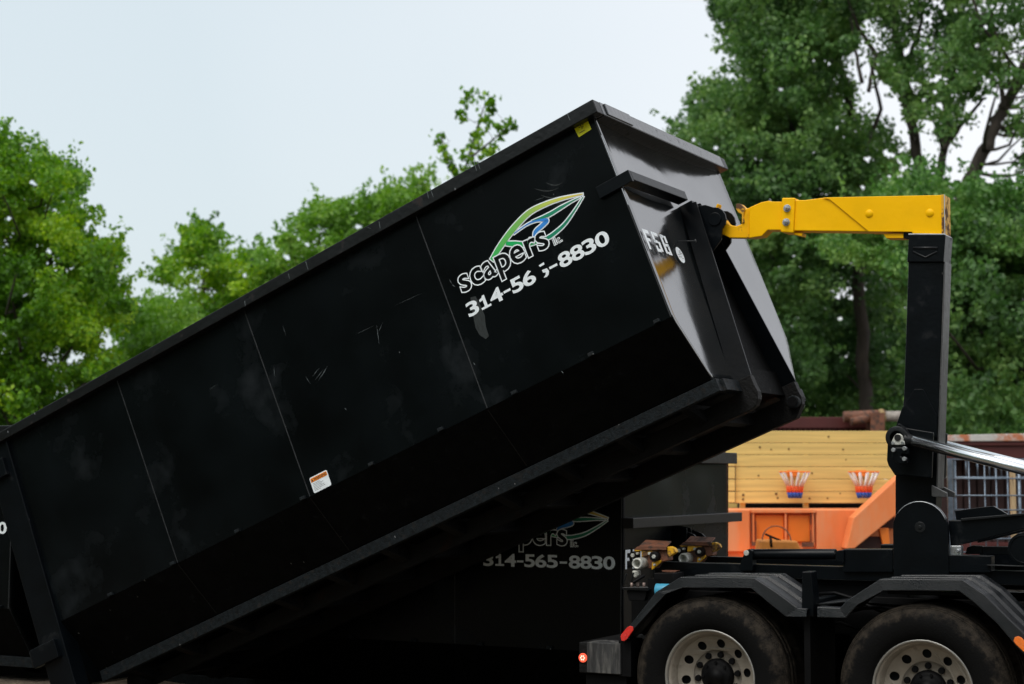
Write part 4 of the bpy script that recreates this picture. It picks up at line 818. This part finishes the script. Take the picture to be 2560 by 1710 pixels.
for x in (-.5, .5):
    for y in (.1, 1.2): mb = MB(); mb.lathe([(.15, -.08), (.33, -.08), (.35, 0), (.33, .08), (.15, .08)], (y * 0 + x, y, .35), 24, 'x'); o_ = MB(); o_.lathe([(.0, x - .07), (.15, x - .08), (.33, x - .08), (.35, x), (.33, x + .08), (.15, x + .08), (0, x + .07)], (0, y, .35), 24, 'x'); o_.build('wheel', M_TRDARK, tt)

# ------------------------------------------------------------------ maroon containers, pipe, cage
Ym = 27.
a = WP(1560, 956, Ym); b = WP(2012, 956, Ym); ztop = a.z
mc = empty('maroon_container', Matrix.Translation((a.x, Ym, 0)), 'dark red shipping container standing behind the plank wall, its top edge showing', 'container')
wd = b.x - a.x
mb = MB(); n = 40; P = []
prof = []
for k in range(n): prof += [(k * wd / n, 0), ((k + .3) * wd / n, 0), ((k + .5) * wd / n, .03), ((k + .8) * wd / n, .03)]
prof += [(wd, 0), (wd, 2.4), (0, 2.4)]
mb.prism(prof, .15, ztop - .18, lambda a_, b_, c_: (a_, b_, c_)); mb.build('corrugated_wall', M_MAR, mc)
mb = MB(); mb.box(-.02, wd + .02, -.03, 2.43, ztop - .18, ztop); mb.build('top_rail', M_MAR, mc, .01)
mb = MB(); mb.box(wd + .0, wd + .08, -.03, 2.43, .0, ztop - .01); mb.build('corner_post', M_MARD, mc)
pa = WP(1945, 955, 26.4); pb = WP(2072, 945, 26.4)
pp = empty('rusty_pipe_assembly', Matrix.Translation((pa.x, 26.4, pa.z - .05)), 'rusty pipe with pale end lying on the dark red container beside the mast', 'pipe')
Lp = pb.x - pa.x; mb = MB(); mb.tube([(0, .4, .06), (Lp * .75, .4, .09)], .09, 14); mb.tube([(Lp * .1, .3, -.02), (Lp * .5, .3, .04)], .07, 10); mb.box(Lp * .45, Lp * .7, .2, .6, -.2, .12); mb.build('pipe', M_RUST, pp)
mb = MB(); mb.tube([(Lp * .66, .4, .07), (Lp * .74, .4, .09)], .11, 18); mb.build('collar', mat('brass_ring', (.25, .17, .07), .6, var=.3), pp)
mb = MB(); mb.tube([(Lp * .74, .4, .07), (Lp * 1.1, .4, .07)], .085, 18); mb.build('pipe_end', mat('weathered_pipe', (.28, .25, .22), .7, var=.4, vs_=9), pp)
Yr = 24.
a = WP(2168, 996, Yr); b = WP(2460, 1000, Yr); zt = a.z; wd = b.x - a.x
ms = empty('red_container', Matrix.Translation((a.x, Yr, 0)), 'dark red open-sided container with a rust-streaked pale roof edge, behind the wire cage at right', 'container')
mb = MB(); mb.prism([(0, zt - .10), (0, zt - .01), (wd * .5, zt + .01), (wd, zt + .02), (wd, zt - .09)], -.05, 2.4); mb.build('roof_edge', M_WEA, ms, .01)
mb = MB(); mb.box(0, wd, 0, 2.35, zt - .34, zt - .102); mb.box(-.001, wd, -.03, .0, zt - .16, zt - .105); mb.build('upper_beam', M_MAR, ms, .01)
mb = MB()
for k in range(9): x = wd * k / 9.; mb.box(x, x + wd / 9 - .03, .6, .64, .1, zt - .34)
mb.box(0, wd, .64, .7, .1, zt - .34); mb.build('back_wall', M_MARD, ms)  # shade of the open inside put into the wall colour
mb = MB(); mb.box(0, wd, .0, .62, .4, zt - 1.55); mb.build('lower_wall', M_MAR, ms)
Yc = 19.3
def cp(x, y, Y=Yc): p = WP(*z4b(x, y), Y); return p.x, p.z
c0 = cp(340, 0)[0]; cg = empty('wire_cage', Matrix.Translation((c0, Yc, 0)), 'galvanised wire cage of square mesh between the mast and the right edge', 'cage')
mb = MB(); zt = cp(0, -70)[1]; zl = .45
for x in (460, 635, 840, 990, 1140, 1290, 1450, 1600, 1750): q = cp(x, 0)[0] - c0; mb.tube([(q, 0, zl), (q, 0, zt)], .0085 if x != 1290 else .018, 8)
for y in (-60, 190, 412, 600, 975, 1150): z = cp(0, y)[1]; mb.tube([(.02, -.022, z), (cp(1760, 0)[0] - c0, -.022, z)], .0085, 8)
mb.build('front_mesh', M_GALV, cg)
mb = MB()
for x in (600, 750, 905, 975, 1060, 1130, 1250, 1400, 1500): q = cp(x, 0, Yc + 1)[0] - c0; mb.tube([(q, 1., cp(0, 175, Yc + 1)[1]), (q, 1., cp(0, -60, Yc + 1)[1])], .009, 8)
for y in (-60, 175): z = cp(0, y, Yc + 1)[1]; mb.tube([(.1, .98, z), (cp(1700, 0, Yc + 1)[0] - c0, .98, z)], .010, 8)
mb.build('rear_mesh', M_GALV, cg)
mb = MB(); q0 = cp(345, 0)[0] - c0; q1 = cp(415, 0)[0] - c0; mb.box(q0, q1, -.03, .0, zl, zt); q0 = cp(425, 0)[0] - c0; q1 = cp(450, 0)[0] - c0; mb.box(q0, q1, -.01, .02, zl, zt); mb.build('corner_plate', M_GALV, cg, .004)
mb = MB(); mb.box(0, cp(1760, 0)[0] - c0, -.03, 1.0, zl - .12, zl); mb.box(.05, .2, 0, 1, 0, zl - .12); mb.box(1., 1.15, 0, 1, 0, zl - .12); mb.build('pallet_base', M_GALV, cg)
pst = WP(*z4b(1232, 660), Yc + .4); pt2 = WP(*z4b(1225, 20), Yc + .4); M_POST = mat('pale_post_wood', (.5, .36, .2), .8, var=.3, vs_=5, stretch=(3, 3, .5), c2=(.12, .08, .05), c2t=(.58, .63), c2s=4)
mb = MB(); mb.prism([(-.026, 0), (.026, 0), (.024, pt2.z), (-.024, pt2.z)], 0, .07); o = mb.build('wooden_post', M_POST); o.location = (pst.x, Yc + .4, 0); tag(o, 'pale wooden post standing inside the wire cage near the right edge', 'post')

# ------------------------------------------------------------------ trees
def leaf_mesh(name, C, size, rng, mats, parent=None, up=.35):
    n = len(C); th = rng.uniform(0, 2 * np.pi, n); zz = rng.normal(up, .55, n); nrm = np.stack([np.cos(th), np.sin(th), zz], 1); nrm /= np.linalg.norm(nrm, axis=1)[:, None]
    r = rng.normal(size=(n, 3)); r[:, 2] -= .5; a = r - (r * nrm).sum(1)[:, None] * nrm; a /= np.linalg.norm(a, axis=1)[:, None]; b = np.cross(nrm, a)
    s = size * rng.uniform(.6, 1.3, n)[:, None]
    V = np.stack([C - a * s * .55, C + b * s * .40 - a * s * .05, C + a * s * .65, C - b * s * .40 - a * s * .05], 1).reshape(-1, 3)
    me = bpy.data.meshes.new(name); me.vertices.add(4 * n); me.vertices.foreach_set('co', V.astype(np.float32).ravel())
    me.loops.add(4 * n); me.loops.foreach_set('vertex_index', np.arange(4 * n, dtype=np.int32)); me.polygons.add(n)
    me.polygons.foreach_set('loop_start', np.arange(0, 4 * n, 4, dtype=np.int32)); me.polygons.foreach_set('loop_total', np.full(n, 4, dtype=np.int32))
    me.update(calc_edges=True); me.materials.append(mats); o = bpy.data.objects.new(name, me); col.objects.link(o)
    if parent: o.parent = parent
    return o
def inpoly(x, y, P):
    c = False; j = len(P) - 1
    for i in range(len(P)):
        if (P[i][1] > y) != (P[j][1] > y) and x < (P[j][0] - P[i][0]) * (y - P[i][1]) / (P[j][1] - P[i][1]) + P[i][0]: c = not c
        j = i
    return c
def tree(label, cat, poly, Y, ncl, nl, ls, lm, trunks, crad=.42, thick=1.6, seed=1, group=None, name='tree', holes=(), kb=.3, tr0=.2, cpx=None):
    nl = int(nl * 1.6); ls *= .78; rng = np.random.default_rng(seed); rn = random.Random(seed)
    if group == G2: holes = tuple(holes) + HS
    bx = WP(*trunks[0][0][0], Y) if trunks else WP(poly[0][0], 1000, Y)
    base = Vector((bx.x, Y, 0)); root = empty(name, Matrix.Translation(base), label, cat, group)
    xs = [p[0] for p in poly]; ys = [p[1] for p in poly]; cl = []
    if cpx: cl = [WP(x, y, Y + rn.gauss(0, thick)) - base for x, y in cpx]; ncl = 0
    while len(cl) < ncl:
        x, y = rn.uniform(min(xs), max(xs)), rn.uniform(min(ys), max(ys))
        if not inpoly(x, y, poly) or any((x - h_[0]) ** 2 + (y - h_[1]) ** 2 < h_[2] ** 2 for h_ in holes): continue
        cl.append(WP(x, y, Y + rn.gauss(0, thick)) - base)
    # trunk and branches
    mb = MB(); skel = []
    for path, r0, r1 in trunks:
        pts = [WP(*p, Y + .1 * i) - base for i, p in enumerate(path)]
        if path[0][1] > 900: pts[0].z = -.1
        m_ = len(pts); fine = []
        for i in range(m_ - 1):
            for k in range(5): f = k / 5; q = pts[i].lerp(pts[i + 1], f) + Vector((rn.uniform(-1, 1), rn.uniform(-1, 1), 0)) * r0 * .25; fine.append(q)
        fine.append(pts[-1]); R = [r0 + (r1 - r0) * i / (len(fine) - 1) for i in range(len(fine))]
        mb.tube(fine, R, 9); skel += list(zip(fine, R))
    if skel:
        for c in cl:
            if rn.random() > kb: continue
            s_ = min(skel, key=lambda t: (t[0] - c).length + (2 if t[0].z > c.z - .1 else 0)); d = c - s_[0]
            if d.length > 5: continue
            mid = s_[0] + d * .5 + Vector((rn.uniform(-.2, .2), rn.uniform(-.2, .2), -.12 * d.length)); r_ = min(s_[1] * .5, .015 + .014 * d.length)
            mb.tube([s_[0], s_[0].lerp(mid, .5) + Vector((0, 0, -.03)), mid, mid.lerp(c, .5) + Vector((0, 0, .03)), c], [r_, r_ * .85, r_ * .7, r_ * .5, r_ * .25], 5)
        mb.build('trunk', M_BARK, root)
    pts = []
    for c in cl:
        k = int(nl * rng.uniform(.5, 1.5)); cr_ = crad * rng.uniform(.6, 1.35); d = rng.normal(size=(k, 3)); d /= np.linalg.norm(d, axis=1)[:, None]
        p = d * (cr_ * rng.uniform(.25, 1, k) ** .6)[:, None] * np.array([1, 1, .72]); pts.append(np.array(c) + p)
        t = rng.normal(size=3); t[2] = abs(t[2]) * .9; t /= np.linalg.norm(t); kk = max(3, int(k * .18)); f = rng.uniform(.6, 1.9, kk)[:, None]
        pts.append(np.array(c) + t * cr_ * f + rng.normal(size=(kk, 3)) * .05)
    P = np.concatenate(pts)
    if holes:
        Pw = P + np.array(base); dy = Pw[:, 1]; cc, ss = math.cos(PIT), math.sin(PIT); de = dy * cc + (Pw[:, 2] - CAMH) * ss; upv = -dy * ss + (Pw[:, 2] - CAMH) * cc
        X = (1280 + FPX * Pw[:, 0] / de) / K; Yp = (855 - FPX * upv / de) / K; keep = np.ones(len(P), bool)
        for h_ in holes: keep &= ((X - h_[0]) ** 2 + (Yp - h_[1]) ** 2) > (h_[2] * .8 * (1 + .3 * np.sin(X * .2) * np.cos(Yp * .17))) ** 2
        P = P[keep]
    leaf_mesh('crown', P, ls, rng, lm, root); return root
_r = random.Random(77); HS = tuple((_r.uniform(1960, 2360), _r.uniform(0, 430), _r.choice((4, 5, 6, 8, 11))) for _ in range(85)) + tuple((_r.uniform(1560, 1960), _r.uniform(150, 520), _r.choice((3, 4, 5))) for _ in range(30)) + tuple((_r.uniform(2180, 2347), _r.uniform(540, 760), _r.choice((3, 4, 5))) for _ in range(14))
G1 = 'trees left of the container'; G2 = 'tall trees on the right'
tree('dense bright-green tree at the left edge, tallest left of the container', 'tree', [(-160, 360), (-60, 330), (10, 318), (30, 290), (55, 300), (90, 350), (140, 375), (175, 405), (200, 430), (180, 465), (215, 495), (200, 545), (255, 560), (275, 595), (250, 625), (280, 660), (275, 720), (260, 790), (250, 880), (180, 960), (60, 1000), (-60, 1060), (-180, 1000)], 30, 400, 105, .105, M_LF1, [([(30, 1500), (35, 1100), (40, 700), (45, 330)], .17, .03)], .34, 1.1, 3, G1, holes=((75, 420, 12), (205, 512, 10), (20, 500, 9), (110, 575, 9), (60, 330, 7)))
tree('low yellow-green tree just right of the tall left tree', 'tree', [(255, 790), (270, 720), (300, 690), (340, 700), (380, 690), (430, 720), (440, 800), (380, 860), (280, 920), (230, 930)], 34, 95, 85, .11, M_LF3, [([(320, 1480), (330, 900), (335, 740)], .1, .02)], .36, 1., 5, G1)
tree('rounded tree rising behind the low end of the container', 'tree', [(350, 625), (400, 600), (395, 570), (430, 540), (460, 515), (510, 540), (530, 580), (585, 590), (600, 640), (590, 700), (500, 760), (430, 800), (390, 720), (430, 650), (370, 660)], 38, 105, 60, .125, M_LF1, [([(470, 1480), (475, 900), (468, 600)], .14, .02)], .31, 1.1, 6, G1, holes=((560, 630, 10), (440, 700, 10)))
tree('broad light tree behind the middle of the container', 'tree', [(590, 600), (620, 560), (650, 540), (690, 490), (740, 470), (765, 490), (790, 455), (840, 455), (860, 480), (870, 540), (760, 620), (640, 700), (590, 700)], 38, 135, 56, .12, M_LF3, [([(720, 1480), (720, 800), (730, 560)], .15, .02)], .31, 1.1, 9, G1, holes=((655, 590, 10), (820, 520, 10), (705, 560, 8)))
tree('small pale tree directly behind the middle of the top rail', 'tree', [(870, 440), (900, 435), (930, 440), (950, 400), (985, 395), (995, 440), (960, 500), (890, 540), (868, 500)], 37, 42, 62, .115, M_LF3, [([(930, 1480), (930, 800), (935, 470)], .10, .02)], .30, .8, 12, G1)
tree('tall slender tree with sparse top clusters behind the rail', 'tree', [(1055, 215), (1085, 210), (1095, 240), (1120, 215), (1140, 240), (1165, 275), (1180, 290), (1150, 330), (1120, 345), (1090, 365), (1080, 400), (1040, 420), (1015, 400), (1005, 350), (990, 310), (1015, 300), (1035, 350), (1060, 330), (1085, 300), (1060, 260)], 34, 70, 9, .15, M_LF1, [([(1060, 1480), (1050, 700), (1062, 400), (1095, 290), (1112, 235)], .035, .010), ([(1055, 430), (1030, 380), (1012, 315)], .03, .01), ([(1080, 360), (1130, 320), (1170, 285)], .025, .01)], .12, .3, 14, G1, kb=.5, cpx=[(1008, 312), (1003, 325), (1013, 340), (1022, 352), (1028, 368), (1036, 385), (1048, 398), (1060, 408), (1072, 222), (1084, 214), (1086, 232), (1066, 243), (1057, 258), (1062, 270), (1118, 222), (1124, 238), (1130, 254), (1118, 262), (1108, 276), (1128, 282), (1140, 292), (1112, 298), (1098, 308), (1088, 322), (1078, 334), (1092, 340), (1070, 348), (1066, 362), (1082, 372), (1056, 382), (1152, 302), (1162, 292), (1174, 282), (1178, 292), (1146, 318), (1132, 334), (1120, 348), (1138, 346), (1104, 362), (1070, 390)])
# right-hand trees
tree('huge dark-green tree filling the area above the yellow arm', 'tree', [(1645, -80), (1690, -210), (1790, -320), (1900, -300), (2000, -160), (2010, -80), (1990, 40), (1950, 80), (1930, 160), (1950, 240), (2000, 280), (2040, 330), (2040, 470), (1960, 560), (1700, 570), (1650, 470), (1600, 380), (1550, 320), (1560, 285), (1590, 270), (1600, 225), (1650, 190), (1690, 180), (1705, 120), (1670, 70), (1640, 30)], 41, 760, 85, .135, M_LF2, [([(1985, 1480), (1985, 950), (1972, 640), (1960, 420), (1945, 220), (1900, 60), (1880, -60)], .2, .05), ([(1975, 600), (1900, 420), (1820, 300)], .08, .03), ([(1960, 400), (2020, 250), (1990, 120)], .07, .03)], .44, 1.8, 21, G2, kb=.12, holes=((1590, 320, 8), (1790, 205, 8), (1865, 350, 7), (1640, 340, 7), (1900, 480, 7)))
tree('tall tree with a forked dark trunk rising above the arm beside the mast', 'tree', [(1950, -80), (1990, -250), (2080, -340), (2170, -260), (2215, -80), (2200, 60), (2170, 120), (2150, 200), (2120, 260), (2060, 270), (2010, 200), (1970, 100)], 38, 165, 62, .125, M_LF2, [([(2120, 1480), (2118, 800), (2112, 450), (2098, 330), (2084, 230), (2066, 150), (2050, 60), (2040, -80)], .17, .06), ([(2095, 320), (2060, 190), (2010, 130), (1965, 60), (1930, -40)], .08, .03), ([(2070, 170), (2110, 60), (2130, -60)], .06, .02), ([(1975, 190), (1962, 120), (1950, 40)], .05, .02), ([(1990, 210), (2000, 160), (2015, 120)], .05, .03)], .40, 1.2, 22, G2, holes=((1985, 165, 22), (2020, 205, 22), (2075, 120, 14), (2100, 200, 20), (2130, 150, 12), (2050, 260, 18)), kb=.2)
tree('tree with a slim upright trunk and a side limb right of the mast', 'tree', [(2110, 210), (2160, 140), (2200, 60), (2280, 20), (2290, 120), (2250, 190), (2200, 260), (2190, 330), (2130, 320)], 37, 70, 60, .12, M_LF2, [([(2150, 1480), (2150, 900), (2150, 440), (2162, 340), (2172, 230), (2190, 120)], .14, .05), ([(2160, 345), (2200, 290), (2255, 225)], .07, .03)], .38, 1.0, 23, G2, holes=((2225, 245, 20), (2205, 300, 22), (2130, 290, 14), (2185, 180, 9)), kb=.2)
tree('leaning tree with a thick slanting trunk at the right edge', 'tree', [(2220, -80), (2260, -200), (2350, -280), (2450, -220), (2500, -80), (2470, 420), (2380, 400), (2320, 350), (2300, 300), (2330, 250), (2280, 200), (2290, 100), (2240, 20)], 36, 215, 52, .12, M_LF2, [([(2190, 1480), (2195, 1000), (2210, 450), (2250, 360), (2280, 290), (2320, 215), (2360, 120), (2400, 0)], .19, .09), ([(2300, 250), (2290, 120), (2270, 20)], .06, .02), ([(2340, 170), (2250, 60), (2210, -60)], .05, .02)], .38, 1.3, 24, G2, holes=((2300, 215, 20), (2265, 260, 22), (2240, 320, 18), (2330, 330, 20), (2290, 400, 15), (2320, 120, 12), (2290, 60, 14), (2260, 160, 12), (2240, 30, 14)), kb=.2)
tree('light green leafy tree crown standing close behind the top of the mast', 'tree', [(1900, 510), (1960, 490), (2030, 450), (2075, 400), (2110, 375), (2140, 410), (2180, 455), (2230, 425), (2300, 415), (2420, 450), (2450, 640), (2300, 620), (2190, 640), (2000, 600), (1910, 580)], 33, 270, 85, .11, M_LF5, [([(2230, 1480), (2230, 900), (2220, 560), (2215, 450)], .12, .03)], .40, 1.1, 25, G2, kb=.1, holes=((2190, 455, 8), (2290, 500, 9)))
for k, (x0, x1, lab, sd_) in enumerate(((1640, 1880, 'mid-green tree below the yellow arm, nearest the raised container', 31), (1860, 2100, 'mid-green tree under the arm, around the dark trunk left of the mast', 32), (2080, 2480, 'mid-green tree behind the lower mast and the chrome rods', 33))):
    tree(lab, 'tree', [(x0, 500), (x1, 500), (x1 + 20, 1030), (x0 + 20, 1040)], (43, 43.7, 33.8)[k], int((x1 - x0) * .95), 92, .135, (M_LF2, M_LF4, M_LF2)[k], [([((x0 + x1) / 2 + 25, 1480), ((x0 + x1) / 2 + 22, 900), ((x0 + x1) / 2 + 10, 560)], .17, .06)], .46, 1.8, sd_, G2, kb=.08, holes=((1925, 730, 9), (1950, 760, 6), (2290, 720, 7), (2320, 700, 7), (2230, 660, 6), (2265, 555, 9)))

def woods(name, label, f, n, size, lm, seed):
    rng = np.random.default_rng(seed); o = leaf_mesh(name, f(rng, n), size, rng, lm); tag(o, label, 'woods', kind='stuff'); return o
def far_f(rng, n):
    x = rng.uniform(-48, 95, n); top = np.where(x > 3.5, 8.2 + 1.2 * np.sin(x * .9) - np.maximum(0, x - 15) * .6, 4.0 + .5 * np.sin(x * .7) + .5 * np.sin(x * 1.9)); top = np.where(x > 20, 6.2 + .5 * np.sin(x * .83) + .5 * np.sin(x * .37 + 1) + .35 * np.sin(x * 2.1) + .25 * np.sin(x * 4.7), np.maximum(top, 3))
    z = top * rng.uniform(0, 1, n) ** .7; return np.stack([x, 58 + rng.normal(0, 2.0, n) + (top - z) * 0, z], 1)
woods('far_woods', 'belt of dark woodland closing the view behind all the trees', far_f, 62000, .38, M_LF4, 41)
def back_f(rng, n):
    a = rng.uniform(math.radians(150), math.radians(330), n); r = 27 + rng.normal(0, 1.5, n); z = (11 + 1.8 * np.sin(a * 9) + 1.2 * np.sin(a * 23)) * rng.uniform(0, 1, n) ** .8
    return np.stack([r * np.cos(a), 4 + r * np.sin(a), z], 1)
woods('unseen_reflected_woods', 'unseen trees added behind the viewpoint for dark reflections in the container side', back_f, 14000, .9, M_LF4, 42)  # unseen trees added so the container side mirrors something dark
